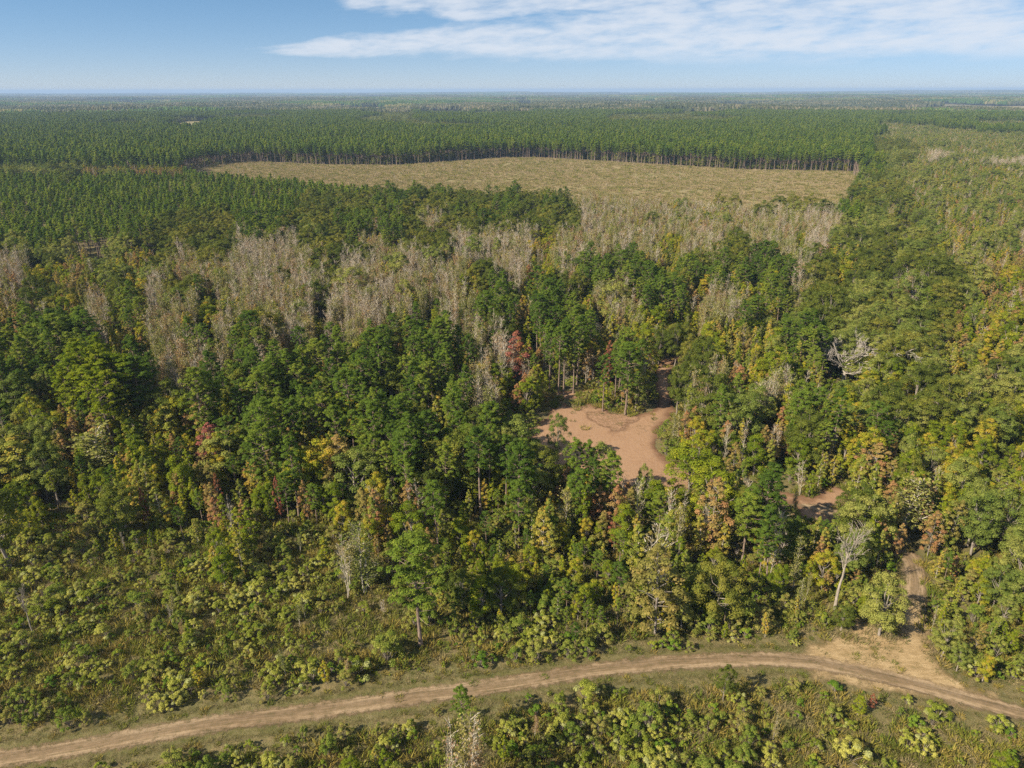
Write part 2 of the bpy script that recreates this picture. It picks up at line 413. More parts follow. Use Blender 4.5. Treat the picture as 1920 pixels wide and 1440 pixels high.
def bark_mat(name, a, b, scale=2.0):
    m, nt = new_mat(name)
    g = N(nt, 'ShaderNodeTexCoord')
    f = NOISE(nt, MAPV(nt, g.outputs['Object'], (6, 6, 0.7)), scale, 4, 0.6)
    c = MIXC(nt, SMOOTH(nt, f, 0.35, 0.68), a, b)
    d = N(nt, 'ShaderNodeBsdfDiffuse')
    L(nt, c, d.inputs[0])
    o = N(nt, 'ShaderNodeOutputMaterial')
    L(nt, d.outputs[0], o.inputs[0])
    return m

M = {}
M['pine_needles'] = leaf_mat('pine_needles', [(0, (0.052, 0.088, 0.014)), (0.5, (0.088, 0.134, 0.018)), (0.9, (0.125, 0.168, 0.022)), (1, (0.170, 0.195, 0.026))], wo=0.6, wc=0.2)
M['plantation_needles'] = leaf_mat('plantation_needles', [(0, (0.064, 0.108, 0.015)), (0.5, (0.106, 0.158, 0.018)), (1, (0.172, 0.206, 0.024))], wo=0.6, wc=0.2)
M['bright_needles'] = leaf_mat('bright_needles', [(0, (0.096, 0.138, 0.010)), (1, (0.198, 0.218, 0.014))])
M['oak_leaves'] = leaf_mat('oak_leaves', [(0, (0.062, 0.083, 0.015)), (0.6, (0.105, 0.122, 0.020)), (1, (0.182, 0.169, 0.029))])
M['dusty_leaves'] = leaf_mat('dusty_leaves', [(0, (0.099, 0.132, 0.026)), (0.5, (0.160, 0.185, 0.038)), (1, (0.237, 0.230, 0.056))])
M['bright_leaves'] = leaf_mat('bright_leaves', [(0, (0.090, 0.129, 0.011)), (0.5, (0.168, 0.193, 0.015)), (0.85, (0.258, 0.241, 0.022)), (1, (0.348, 0.246, 0.033))])
M['yellow_leaves'] = leaf_mat('yellow_leaves', [(0, (0.098, 0.138, 0.022)), (0.45, (0.190, 0.198, 0.034)), (0.8, (0.282, 0.240, 0.043)), (1, (0.345, 0.228, 0.042))])
M['orange_leaves'] = leaf_mat('orange_leaves', [(0, (0.150, 0.140, 0.034)), (0.4, (0.225, 0.175, 0.050)), (0.75, (0.275, 0.170, 0.065)), (1, (0.270, 0.130, 0.060))])
M['red_leaves'] = leaf_mat('red_leaves', [(0, (0.190, 0.110, 0.045)), (0.5, (0.225, 0.082, 0.045)), (1, (0.250, 0.085, 0.070))])
M['sparse_leaves'] = leaf_mat('sparse_leaves', [(0, (0.150, 0.130, 0.060)), (0.5, (0.235, 0.175, 0.095)), (1, (0.260, 0.150, 0.090))])
M['thicket_leaves'] = leaf_mat('thicket_leaves', [(0, (0.130, 0.150, 0.034)), (0.5, (0.225, 0.215, 0.058)), (0.85, (0.260, 0.205, 0.075)), (1, (0.270, 0.160, 0.080))], wo=0.65, wc=0.15)
M['pale_shrub_leaves'] = leaf_mat('pale_shrub_leaves', [(0, (0.131, 0.160, 0.019)), (0.5, (0.232, 0.241, 0.039)), (1, (0.350, 0.321, 0.072))], wo=0.6,
                                  wc=0.2, accent=((0.33, 0.335, 0.125), 0.84))
M['green_shrub_leaves'] = leaf_mat('green_shrub_leaves', [(0, (0.068, 0.122, 0.014)), (0.6, (0.132, 0.188, 0.022)), (1, (0.223, 0.225, 0.029))])
M['brown_shrub_leaves'] = leaf_mat('brown_shrub_leaves', [(0, (0.101, 0.142, 0.021)), (0.5, (0.179, 0.198, 0.035)), (0.85, (0.226, 0.213, 0.052)), (1, (0.208, 0.167, 0.052))])
M['dry_grass'] = leaf_mat('dry_grass', [(0, (0.100, 0.112, 0.028)), (0.5, (0.185, 0.162, 0.062)), (1, (0.290, 0.225, 0.120))], wo=0.7, wc=0.1)
M['green_weeds'] = leaf_mat('green_weeds', [(0, (0.110, 0.142, 0.020)), (0.5, (0.193, 0.190, 0.033)), (1, (0.275, 0.204, 0.055))], wo=0.7, wc=0.1)
M['field_weeds'] = leaf_mat('field_weeds', [(0, (0.140, 0.145, 0.030)), (0.35, (0.230, 0.195, 0.070)), (1, (0.320, 0.245, 0.140))], wo=0.8, wc=0.1)
M['far_canopy'] = leaf_mat('far_canopy', [(0, (0.046, 0.087, 0.018)), (0.45, (0.067, 0.117, 0.022)), (0.72, (0.098, 0.124, 0.033)), (1, (0.184, 0.161, 0.062))], wo=0.6, wc=0.3, wl=0.1)
M['far_hardwood'] = leaf_mat('far_hardwood', [(0, (0.040, 0.052, 0.022)), (0.5, (0.070, 0.080, 0.034)), (0.85, (0.110, 0.108, 0.052)), (1, (0.150, 0.128, 0.072))], wo=0.5, wc=0.35, wl=0.15)
M['grey_bark'] = bark_mat('grey_bark', (0.16, 0.13, 0.11), (0.30, 0.26, 0.22))
M['pine_bark'] = bark_mat('pine_bark', (0.13, 0.095, 0.075), (0.27, 0.20, 0.16))
M['twig_bark'] = bark_mat('twig_bark', (0.31, 0.265, 0.205), (0.50, 0.44, 0.36))
M['grey_twigs'] = bark_mat('grey_twigs', (0.29, 0.25, 0.215), (0.46, 0.405, 0.35))
M['bleached_wood'] = bark_mat('bleached_wood', (0.20, 0.165, 0.13), (0.37, 0.32, 0.27))

def ground_shader(m_name, build):
    m, nt = new_mat(m_name)
    g = N(nt, 'ShaderNodeNewGeometry')
    p = g.outputs['Position']
    col, bump, alpha = build(nt, p)
    d = N(nt, 'ShaderNodeBsdfPrincipled')
    d.inputs['Roughness'].default_value = 0.95
    d.inputs['Specular IOR Level'].default_value = 0.1
    L(nt, col, d.inputs['Base Color'])
    if bump is not None:
        b = N(nt, 'ShaderNodeBump')
        b.inputs['Distance'].default_value = bump[1]
        b.inputs['Strength'].default_value = 1.0
        L(nt, bump[0], b.inputs['Height']); L(nt, b.outputs[0], d.inputs['Normal'])
    o = N(nt, 'ShaderNodeOutputMaterial')
    if alpha is None:
        L(nt, d.outputs[0], o.inputs[0])
    else:
        t = N(nt, 'ShaderNodeBsdfTransparent')
        mx = N(nt, 'ShaderNodeMixShader')
        L(nt, alpha, mx.inputs[0]); L(nt, t.outputs[0], mx.inputs[1]); L(nt, d.outputs[0], mx.inputs[2])
        L(nt, mx.outputs[0], o.inputs[0])
    return m

def b_ground(nt, p):
    n1 = NOISE(nt, p, 0.09, 5, 0.6); n2 = NOISE(nt, p, 0.9, 5, 0.65); n3 = NOISE(nt, p, 5.0, 3, 0.6)
    c = ramp(nt, MATH(nt, 'ADD', MATH(nt, 'MULTIPLY', n1, 0.5), MATH(nt, 'MULTIPLY', n2, 0.5)),
             [(0.28, (0.062, 0.066, 0.022)), (0.45, (0.110, 0.098, 0.038)), (0.60, (0.170, 0.130, 0.062)), (0.75, (0.215, 0.150, 0.090))])
    c = MIXC(nt, SMOOTH(nt, n3, 0.5, 0.75), c, (0.15, 0.13, 0.06))
    return c, (MATH(nt, 'ADD', n2, MATH(nt, 'MULTIPLY', n3, 0.5)), 0.25), None
M['ground'] = ground_shader('ground_litter', b_ground)

def b_verge(nt, p):
    e = N(nt, 'ShaderNodeAttribute', attribute_name='edge').outputs['Fac']
    n1 = NOISE(nt, p, 0.25, 5, 0.6); n2 = NOISE(nt, p, 1.6, 6, 0.7); n3 = NOISE(nt, p, 7.0, 4, 0.7)
    c = ramp(nt, MATH(nt, 'ADD', MATH(nt, 'MULTIPLY', n1, 0.45), MATH(nt, 'MULTIPLY', n2, 0.55)),
             [(0.30, (0.058, 0.064, 0.018)), (0.44, (0.103, 0.093, 0.032)), (0.56, (0.148, 0.122, 0.053)), (0.72, (0.200, 0.160, 0.085))])
    c = MIXC(nt, SMOOTH(nt, n3, 0.52, 0.7), c, (0.083, 0.095, 0.031))
    a = SMOOTH(nt, MATH(nt, 'ADD', e, MATH(nt, 'MULTIPLY_ADD', n2, 3.0, -1.5)), 0.0, 1.2)
    return c, (MATH(nt, 'ADD', n2, n3), 0.12), a
M['verge'] = ground_shader('mown_verge', b_verge)

def b_dirt(nt, p):
    e = N(nt, 'ShaderNodeAttribute', attribute_name='edge').outputs['Fac']
    n1 = NOISE(nt, p, 0.12, 5, 0.6); n2 = NOISE(nt, p, 1.2, 6, 0.7); n3 = NOISE(nt, p, 6.0, 5, 0.75)
    st = NOISE(nt, MAPV(nt, p, (1.1, 0.16, 1), rot=(0, 0, 0.75)), 1.0, 7, 0.72, dist=2.2)
    c = ramp(nt, MATH(nt, 'ADD', MATH(nt, 'MULTIPLY', n1, 0.35), MATH(nt, 'ADD', MATH(nt, 'MULTIPLY', st, 0.35), MATH(nt, 'MULTIPLY', n2, 0.3))),
             [(0.30, (0.201, 0.112, 0.063)), (0.5, (0.273, 0.166, 0.099)), (0.70, (0.335, 0.218, 0.136))])
    c = MIXC(nt, MATH(nt, 'MULTIPLY', SMOOTH(nt, n1, 0.5, 0.68), SMOOTH(nt, n2, 0.45, 0.62)), c, (0.155, 0.095, 0.050))
    c = MIXC(nt, SMOOTH(nt, n3, 0.55, 0.78), c, (0.157, 0.082, 0.043))
    rim = SMOOTH(nt, MATH(nt, 'ADD', e, MATH(nt, 'MULTIPLY_ADD', n1, 5.0, -2.5)), 0.4, 2.6)
    c = MIXC(nt, rim, (0.143, 0.079, 0.045), c)
    a = SMOOTH(nt, MATH(nt, 'ADD', e, MATH(nt, 'ADD', MATH(nt, 'MULTIPLY_ADD', n2, 3.6, -1.8), MATH(nt, 'MULTIPLY_ADD', n1, 4.0, -2.0))), 0.0, 0.6)
    return c, (MATH(nt, 'ADD', MATH(nt, 'MULTIPLY', st, 0.35), MATH(nt, 'ADD', n2, MATH(nt, 'MULTIPLY', n3, 0.5))), 0.09), a
M['dirt'] = ground_shader('bare_dirt', b_dirt)

def b_notch(nt, p):
    e = N(nt, 'ShaderNodeAttribute', attribute_name='edge').outputs['Fac']
    n1 = NOISE(nt, p, 0.3, 5, 0.6); n2 = NOISE(nt, p, 1.4, 6, 0.75); n3 = NOISE(nt, p, 6, 4, 0.7)
    c = ramp(nt, MATH(nt, 'ADD', MATH(nt, 'MULTIPLY', n1, 0.4), MATH(nt, 'MULTIPLY', n2, 0.6)),
             [(0.32, (0.135, 0.108, 0.041)), (0.46, (0.223, 0.135, 0.078)), (0.58, (0.304, 0.182, 0.115)), (0.72, (0.230, 0.196, 0.074))])
    a = SMOOTH(nt, MATH(nt, 'ADD', e, MATH(nt, 'MULTIPLY_ADD', n2, 4.0, -2.0)), -0.6, 0.9)
    return c, (MATH(nt, 'ADD', n2, n3), 0.15), a
M['notch'] = ground_shader('dead_weeds', b_notch)

def road_mat(name, strength):
    def b(nt, p):
        e = N(nt, 'ShaderNodeAttribute', attribute_name='edge').outputs['Fac']
        uvn = N(nt, 'ShaderNodeUVMap', uv_map='road')
        s = N(nt, 'ShaderNodeSeparateXYZ'); L(nt, uvn.outputs[0], s.inputs[0])
        au = MATH(nt, 'ABSOLUTE', s.outputs['X'])
        wob = NOISE(nt, MAPV(nt, uvn.outputs[0], (0.5, 0.10, 1)), 1.0, 3, 0.6)
        au = MATH(nt, 'ADD', au, MATH(nt, 'MULTIPLY_ADD', wob, 0.9, -0.45))
        str_ = NOISE(nt, MAPV(nt, uvn.outputs[0], (5.0, 0.22, 1)), 1.0, 6, 0.7)
        n2 = NOISE(nt, p, 1.3, 6, 0.7); n3 = NOISE(nt, p, 6, 4, 0.7)
        rut = MATH(nt, 'SUBTRACT', 1.0, SMOOTH(nt, MATH(nt, 'ABSOLUTE', MATH(nt, 'SUBTRACT', au, 0.85)), 0.12, 0.62))
        base = ramp(nt, MATH(nt, 'ADD', MATH(nt, 'MULTIPLY', n2, 0.5), MATH(nt, 'MULTIPLY', str_, 0.5)),
                    [(0.33, (0.093, 0.077, 0.034)), (0.50, (0.155, 0.106, 0.061)), (0.68, (0.223, 0.155, 0.093))])
        pale = MIXC(nt, SMOOTH(nt, n3, 0.4, 0.7), (0.308, 0.226, 0.140), (0.223, 0.151, 0.093))
        patch = NOISE(nt, MAPV(nt, uvn.outputs[0], (0.35, 0.07, 1), loc=(4, 9, 0)), 1.0, 4, 0.6)
        f = MATH(nt, 'MULTIPLY', MATH(nt, 'MULTIPLY_ADD', rut, 0.75, 0.25), SMOOTH(nt, MATH(nt, 'ADD', str_, MATH(nt, 'ADD', MATH(nt, 'MULTIPLY', n2, 0.35), MATH(nt, 'MULTIPLY_ADD', patch, 1.1, -0.55))), 0.55, 0.86))
        c = MIXC(nt, MATH(nt, 'MULTIPLY', f, strength), base, pale)
        a = SMOOTH(nt, MATH(nt, 'ADD', e, MATH(nt, 'ADD', MATH(nt, 'MULTIPLY_ADD', n2, 2.4, -1.2), MATH(nt, 'MULTIPLY_ADD', n3, 1.2, -0.6))), -0.2, 0.7)
        hh = MATH(nt, 'SUBTRACT', MATH(nt, 'MULTIPLY', n3, 0.5), MATH(nt, 'MULTIPLY', rut, 0.9))
        return c, (hh, 0.08), a
    return ground_shader(name, b)
M['road'] = road_mat('sandy_road', 0.95)
M['track'] = road_mat('grassy_track', 1.0)

def b_field(nt, p):
    e = N(nt, 'ShaderNodeAttribute', attribute_name='edge').outputs['Fac']
    n1 = NOISE(nt, MAPV(nt, p, (1, 2.2, 1)), 0.018, 5, 0.6); n2 = NOISE(nt, MAPV(nt, p, (0.6, 1.5, 1)), 0.16, 6, 0.7)
    row = NOISE(nt, MAPV(nt, p, (0.05, 0.75, 1), rot=(0, 0, 0.12)), 0.5, 5, 0.7)
    c = ramp(nt, MATH(nt, 'ADD', MATH(nt, 'MULTIPLY', n1, 0.35), MATH(nt, 'ADD', MATH(nt, 'MULTIPLY', n2, 0.35), MATH(nt, 'MULTIPLY', row, 0.3))),
             [(0.36, (0.117, 0.110, 0.035)), (0.46, (0.179, 0.150, 0.064)), (0.56, (0.232, 0.183, 0.098)), (0.70, (0.277, 0.216, 0.135))])
    a = SMOOTH(nt, MATH(nt, 'ADD', e, MATH(nt, 'MULTIPLY_ADD', n2, 8.0, -4.0)), -1.0, 2.0)
    return c, (n2, 0.6), a
M['field'] = ground_shader('cut_field', b_field)

# ------------------------------------------------------------------ mesh helpers
def mesh_from(name, V, F, mats, mi=None, var=None):
    """F: list of (n,k) index arrays"""
    me = bpy.data.meshes.new(name)
    V = np.asarray(V, np.float32)
    me.vertices.add(len(V))
    me.vertices.foreach_set('co', V.ravel())
    tot = np.concatenate([np.full(len(f), f.shape[1], np.int32) for f in F]) if F else np.zeros(0, np.int32)
    loops = np.concatenate([f.ravel() for f in F]).astype(np.int32) if F else np.zeros(0, np.int32)
    if len(tot):
        me.loops.add(len(loops))
        me.loops.foreach_set('vertex_index', loops)
        me.polygons.add(len(tot))
        st = np.concatenate([[0], np.cumsum(tot)[:-1]]).astype(np.int32)
        me.polygons.foreach_set('loop_start', st)
        if mi is not None:
            me.polygons.foreach_set('material_index', np.asarray(mi, np.int32))
    for m in mats:
        me.materials.append(m)
    me.update()
    if var is not None:
        a = me.attributes.new('var', 'FLOAT_COLOR', 'POINT')
        v4 = np.ones((len(V), 4), np.float32); v4[:, :2] = var
        a.data.foreach_set('color', v4.ravel())
    return me

def link(name, data, kind=None, label=None, cat=None, group=None, parent=None):
    o = bpy.data.objects.new(name, data)
    COL.objects.link(o)
    if kind: o['kind'] = kind
    if label: o['label'] = label
    if cat: o['category'] = cat
    if group: o['group'] = group
    if parent: o.parent = parent
    return o

class Geo:
    def __init__(s):
        s.V = []; s.T = []; s.Q = []; s.var = []; s.n = 0
    def add(s, V, T=None, Q=None, var=None):
        V = np.asarray(V, float)
        if T is not None and len(T): s.T.append(np.asarray(T) + s.n)
        if Q is not None and len(Q): s.Q.append(np.asarray(Q) + s.n)
        s.V.append(V)
        s.var.append(np.full((len(V), 2), 0.5) if var is None else var)
        s.n += len(V)
    def arrays(s):
        F = []
        if s.T: F.append(np.concatenate(s.T))
        if s.Q: F.append(np.concatenate(s.Q))
        return np.concatenate(s.V), F, np.concatenate(s.var)
    def mesh(s, name, mat):
        V, F, var = s.arrays()
        return mesh_from(name, V, F, [mat], var=var)

def unit(v):
    return v / (np.linalg.norm(v, axis=-1, keepdims=True) + 1e-9)

def cards(g, C, Nn, size, aspect, cl, R, along=None):
    """leaf cards: quads at C facing Nn"""
    n = len(C)
    up = R.normal(size=(n, 3)) if along is None else along + R.normal(size=(n, 3)) * 0.25
    u = unit(np.cross(Nn, up)); v = unit(np.cross(u, Nn)) if along is None else unit(np.cross(Nn, u))
    s = (size * R.uniform(0.65, 1.35, n))[:, None] * 0.5
    a = s * aspect
    V = np.empty((n, 4, 3))
    V[:, 0] = C - v * s - u * a * 0.45; V[:, 1] = C - v * s * 0.1 + u * a; V[:, 2] = C + v * s + u * a * 0.3; V[:, 3] = C + v * s * 0.15 - u * a
    Q = np.arange(n * 4).reshape(n, 4)
    lf = R.uniform(size=n)
    var = np.repeat(np.stack([cl, lf], 1), 4, axis=0)
    g.add(V.reshape(-1, 3), Q=Q, var=var)

def clump_cloud(g, centres, radii, per, size, aspect, R, flat=0.75, outward=None, shell=0.75, upb=0.35):
    n = len(centres)
    cl = np.repeat(R.uniform(size=n), per)
    Cc = np.repeat(centres, per, axis=0); rr = np.repeat(radii, per)[:, None]
    d = unit(R.normal(size=(n * per, 3)))
    d[:, 2] = np.where(d[:, 2] < -0.35, -d[:, 2], d[:, 2])
    if outward is not None:
        ow = np.repeat(outward, per, axis=0)
        d = unit(d + ow * 0.55)
    rad = rr * R.uniform(shell - 0.3, 1.05, (n * per, 1))
    P = Cc + d * rad * np.array([1, 1, flat])
    nrm_ = unit(d + R.normal(size=d.shape) * 0.32 + np.array([0, 0, upb]))
    cards(g, P, nrm_, size, aspect, cl, R)

def tube(g, pts, rads, sides=6):
    pts = np.asarray(pts, float)
    k = len(pts)
    V = []
    for i in range(k):
        t = pts[min(i + 1, k - 1)] - pts[max(i - 1, 0)]
        t = t / (np.linalg.norm(t) + 1e-9)
        a = np.cross(t, [0.3, 0.9, 0.1]); a /= np.linalg.norm(a) + 1e-9
        b = np.cross(t, a)
        for j in range(sides):
            th = 2 * PI * j / sides
            V.append(pts[i] + (a * math.cos(th) + b * math.sin(th)) * rads[i])
    Q = [[i * sides + j, i * sides + (j + 1) % sides, (i + 1) * sides + (j + 1) % sides, (i + 1) * sides + j] for i in range(k - 1) for j in range(sides)]
    g.add(np.array(V), Q=np.array(Q))

def limb_path(p0, d, length, R, n=4, curl=0.15, rise=0.0):
    p = [np.array(p0, float)]
    d = np.array(d, float)
    for i in range(n):
        d = d + R.normal(size=3) * curl + np.array([0, 0, rise])
        d /= np.linalg.norm(d)
        p.append(p[-1] + d * length / n)
    return np.array(p)

def twigs(g, P0, D, Ln, w, R, cl=None):
    """thin tapering slivers; each is a long triangle seen from two sides"""
    n = len(P0)
    s = unit(np.cross(D, R.normal(size=(n, 3))))
    mid = P0 + D * Ln[:, None] * 0.5 + R.normal(size=(n, 3)) * Ln[:, None] * 0.05
    end = P0 + D * Ln[:, None]
    V = np.empty((n, 5, 3))
    V[:, 0] = P0 - s * w; V[:, 1] = P0 + s * w; V[:, 2] = mid + s * w * 0.6; V[:, 3] = mid - s * w * 0.6; V[:, 4] = end
    b = np.arange(n)[:, None] * 5
    g.add(V.reshape(-1, 3), T=b + np.array([[3, 2, 4]]), Q=b + np.array([[0, 1, 2, 3]]))

# ------------------------------------------------------------------ tree shapes: each returns (wood Geo, leaves Geo), height about 1 unit = 1 m
def trunk_path(h, R, lean=0.02, n=7):
    x = np.cumsum(R.normal(size=n) * lean * h / n); y = np.cumsum(R.normal(size=n) * lean * h / n)
    x[0] = y[0] = 0
    return np.stack([x, y, np.linspace(-0.3, h, n)], 1)

def make_pine(R, h=18.0, cb=0.48, w=3.3, nb=34, leafs=46, size=0.46, cs=1.0, plant=False):
    wood, lv = Geo(), Geo()
    tp = trunk_path(h * 0.97, R)
    r0 = h * 0.0125
    tube(wood, tp, np.linspace(r0, 0.03, len(tp)) * np.array([1.25] + [1] * (len(tp) - 1)), 7)
    C, rad, ow = [], [], []
    for i in range(nb):
        t = cb + (1 - cb) * ((i + 0.5) / nb) ** 0.9
        z = t * h
        base = np.array([np.interp(z, tp[:, 2], tp[:, 0]), np.interp(z, tp[:, 2], tp[:, 1]), z])
        s = (t - cb) / (1 - cb)
        if plant:
            prof = (0.62 + 0.5 * s) if s < 0.3 else 1.02 * (1 - (s - 0.3) / 0.7) ** 0.8 + 0.1
        else:
            prof = (0.55 + 1.2 * s) if s < 0.35 else 1.0 * (1 - ((s - 0.35) / 0.65) ** 2.0) + 0.16
        ln = w * prof * R.uniform(0.62, 1.15)
        th = i * 2.4 + R.uniform(-0.5, 0.5)
        d = np.array([math.cos(th), math.sin(th), R.uniform(0.05, 0.45) + 0.35 * s])
        p = limb_path(base, d / np.linalg.norm(d), ln, R, 4, 0.12, 0.06)
        tube(wood, p, np.linspace(0.025 + 0.012 * ln, 0.012, 5), 4)
        for f, q in ((1.0, 1.0), (0.68, 0.9), (0.36, 0.72)):
            if f < 0.5 and R.uniform() < 0.5 and not plant: continue
            c = p[int(round(f * 4))] + R.normal(size=3) * 0.16
            C.append(c); rad.append(cs * q * R.uniform(0.55, 0.95)); ow.append([d[0] * 0.5, d[1] * 0.5, 0.8])
    C.append(tp[-1] + np.array([0, 0, 0.2])); rad.append(0.6 * cs); ow.append([0, 0, 1])
    clump_cloud(lv, np.array(C), np.array(rad), leafs, size, 0.42, R, flat=0.62, outward=np.array(ow), shell=0.7, upb=0.5)
    for i in range(3):                                      # dead stubs under the crown
        z = h * cb * R.uniform(0.6, 0.98); th = R.uniform(0, 2 * PI)
        base = np.array([np.interp(z, tp[:, 2], tp[:, 0]), np.interp(z, tp[:, 2], tp[:, 1]), z])
        tube(wood, limb_path(base, [math.cos(th), math.sin(th), 0.15], R.uniform(0.8, 2.2), R, 3, 0.2), [0.045, 0.035, 0.02, 0.008], 4)
    return wood, lv

def make_broad(R, h=14.0, w=5.0, cb=0.22, nc=46, per=85, size=0.40, cr=1.35, power=2.2, gap=0.0, top=1.0):
    wood, lv = Geo(), Geo()
    tp = trunk_path(h * 0.72, R, 0.05)
    r0 = h * 0.017
    tube(wood, tp, np.linspace(r0 * 1.2, r0 * 0.3, len(tp)), 7)
    C, rad, ow = [], [], []
    for i in range(nc):
        for _ in range(30):
            q = R.uniform(-1, 1, 3)
            rr = (abs(q[0]) ** power + abs(q[1]) ** power + abs(q[2]) ** power) ** (1 / power)
            if 0.58 < rr < 1.0 and q[2] > -0.75: break
        zc = h * (cb + (1 - cb) * 0.5); hz = h * (1 - cb) * 0.5
        tap = 1.0 - 0.35 * max(0, q[2]) * top
        c = np.array([q[0] * w * tap, q[1] * w * tap, zc + q[2] * hz])
        C.append(c); rad.append(cr * R.uniform(0.6, 1.2)); ow.append(unit(np.array([q[0], q[1], q[2] * 0.8 + 0.35])))
    C, rad, ow = np.array(C), np.array(rad), np.array(ow)
    order = R.permutation(nc)[:min(nc, 16)]
    for k in order:                                        # limbs reach into the clumps
        z = min(C[k][2] * R.uniform(0.3, 0.6) + 0.1 * h, h * 0.66)
        b = np.array([np.interp(z, tp[:, 2], tp[:, 0]), np.interp(z, tp[:, 2], tp[:, 1]), z])
        m = (b + C[k]) / 2 + R.normal(size=3) * 0.25 + np.array([0, 0, -0.2])
        tube(wood, [b, m, C[k]], [r0 * 0.42, r0 * 0.28, 0.03], 5)
    clump_cloud(lv, C, rad, per, size, 0.75, R, flat=0.8, outward=ow, shell=0.85)
    nf = int(nc * per * 0.20)                              # strays that roughen the outline
    d = unit(R.normal(size=(nf, 3))); k = R.integers(0, nc, nf)
    P = C[k] + d * (rad[k] * R.uniform(0.9, 1.35, nf))[:, None]
    cards(lv, P, unit(d + R.normal(size=d.shape)), size * 0.8, 0.6, R.uniform(size=nf), R)
    return wood, lv

def make_column(R, h=10.0, w=1.7, cb=0.14, nc=34, per=55, size=0.34, cr=0.62, sparse=1.0):
    """narrow young tree, leafy nearly to the ground, thin leader showing"""
    wood, lv = Geo(), Geo()
    tp = trunk_path(h * 0.98, R, 0.035)
    tube(wood, tp, np.linspace(h * 0.010, 0.012, len(tp)), 5)
    C, rad, ow = [], [], []
    for i in range(nc):
        s = (i + R.uniform(0, 1)) / nc
        z = h * (cb + (0.98 - cb) * s)
        prof = math.sin(PI * min(1, (s * 0.86 + 0.16))) ** 0.75
        th = i * 2.4 + R.uniform(-0.6, 0.6)
        r = w * prof * R.uniform(0.25, 1.0)
        b = np.array([np.interp(z, tp[:, 2], tp[:, 0]), np.interp(z, tp[:, 2], tp[:, 1]), z - 0.35 * r])
        c = np.array([b[0] + r * math.cos(th), b[1] + r * math.sin(th), z])
        tube(wood, [b - [0, 0, 0.2 * r], (b + c) / 2, c], [0.035, 0.025, 0.008], 3)
        C.append(c); rad.append(cr * (0.5 + 0.6 * prof) * R.uniform(0.6, 1.25)); ow.append([math.cos(th) * 0.7, math.sin(th) * 0.7, 0.5])
    clump_cloud(lv, np.array(C), np.array(rad), int(per * sparse), size, 0.7, R, flat=0.95, outward=np.array(ow), shell=0.8)
    return wood, lv

def make_bare(R, h=10.0, nb=70, w=1.1, leaves=140, lsize=0.22, thick=1.0, stems=2):
    """leafless sapling: upswept grey twigs, a few dry leaves left"""
    wood, lv = Geo(), Geo()
    P0, D, Ln = [], [], []
    tips = []
    for s in range(stems):
        hh = h * (1.0 if s == 0 else R.uniform(0.6, 0.92))
        tp = trunk_path(hh, R, 0.05, 6)
        if s: tp[:, 0] += R.uniform(-0.7, 0.7) * np.linspace(0.2, 1, 6); tp[:, 1] += R.uniform(-0.7, 0.7) * np.linspace(0.2, 1, 6)
        tube(wood, tp, np.linspace(0.075, 0.012, 6) * thick, 4)
        for i in range(nb // stems):
            z = hh * R.uniform(0.22, 0.97)
            b = np.array([np.interp(z, tp[:, 2], tp[:, 0]), np.interp(z, tp[:, 2], tp[:, 1]), z])
            th = R.uniform(0, 2 * PI); up = R.uniform(0.9, 2.4)
            d = unit(np.array([math.cos(th), math.sin(th), up]))
            ln = w * R.uniform(0.8, 2.0) * (1.15 - 0.55 * z / hh)
            P0.append(b); D.append(d); Ln.append(ln)
            for k in range(3):
                f = R.uniform(0.25, 0.85)
                d2 = unit(d + R.normal(size=3) * 0.35 + np.array([0, 0, 0.25]))
                P0.append(b + d * ln * f); D.append(d2); Ln.append(ln * R.uniform(0.3, 0.6))
                tips.append(b + d * ln * f + d2 * ln * 0.3)
    twigs(wood, np.array(P0), np.array(D), np.array(Ln), 0.024 * thick, R)
    tips = np.array(tips)
    k = R.integers(0, len(tips), leaves)
    P = tips[k] + R.normal(size=(leaves, 3)) * 0.22
    cards(lv, P, unit(R.normal(size=(leaves, 3)) + [0, 0, 0.3]), lsize, 0.7, R.uniform(size=leaves), R)
    return wood, lv

def make_shrub(R, h=2.4, w=1.3, nc=16, per=80, size=0.16, cr=0.42, aspect=0.6, base=0.2):
    wood, lv = Geo(), Geo()
    C, rad, ow = [], [], []
    for i in range(nc):
        th = R.uniform(0, 2 * PI); e = R.uniform(0.0, 1.0) ** 0.8 * PI / 2
        q = np.array([math.cos(th) * math.cos(e), math.sin(th) * math.cos(e), math.sin(e)])
        f = R.uniform(0.62, 1.0)
        c = np.array([q[0] * w * f, q[1] * w * f, h * (base + (0.86 - base) * q[2] * f + 0.02)])
        C.append(c); rad.append(cr * R.uniform(0.6, 1.3)); ow.append(q + [0, 0, 0.4])
        if i % 2 == 0:
            tube(wood, [[q[0] * 0.1, q[1] * 0.1, -0.1], c * [0.5, 0.5, 0.55], c], [0.035, 0.025, 0.01], 3)
    clump_cloud(lv, np.array(C), np.array(rad), per, size, aspect, R, flat=0.85, outward=np.array(ow), shell=0.85)
    return wood, lv

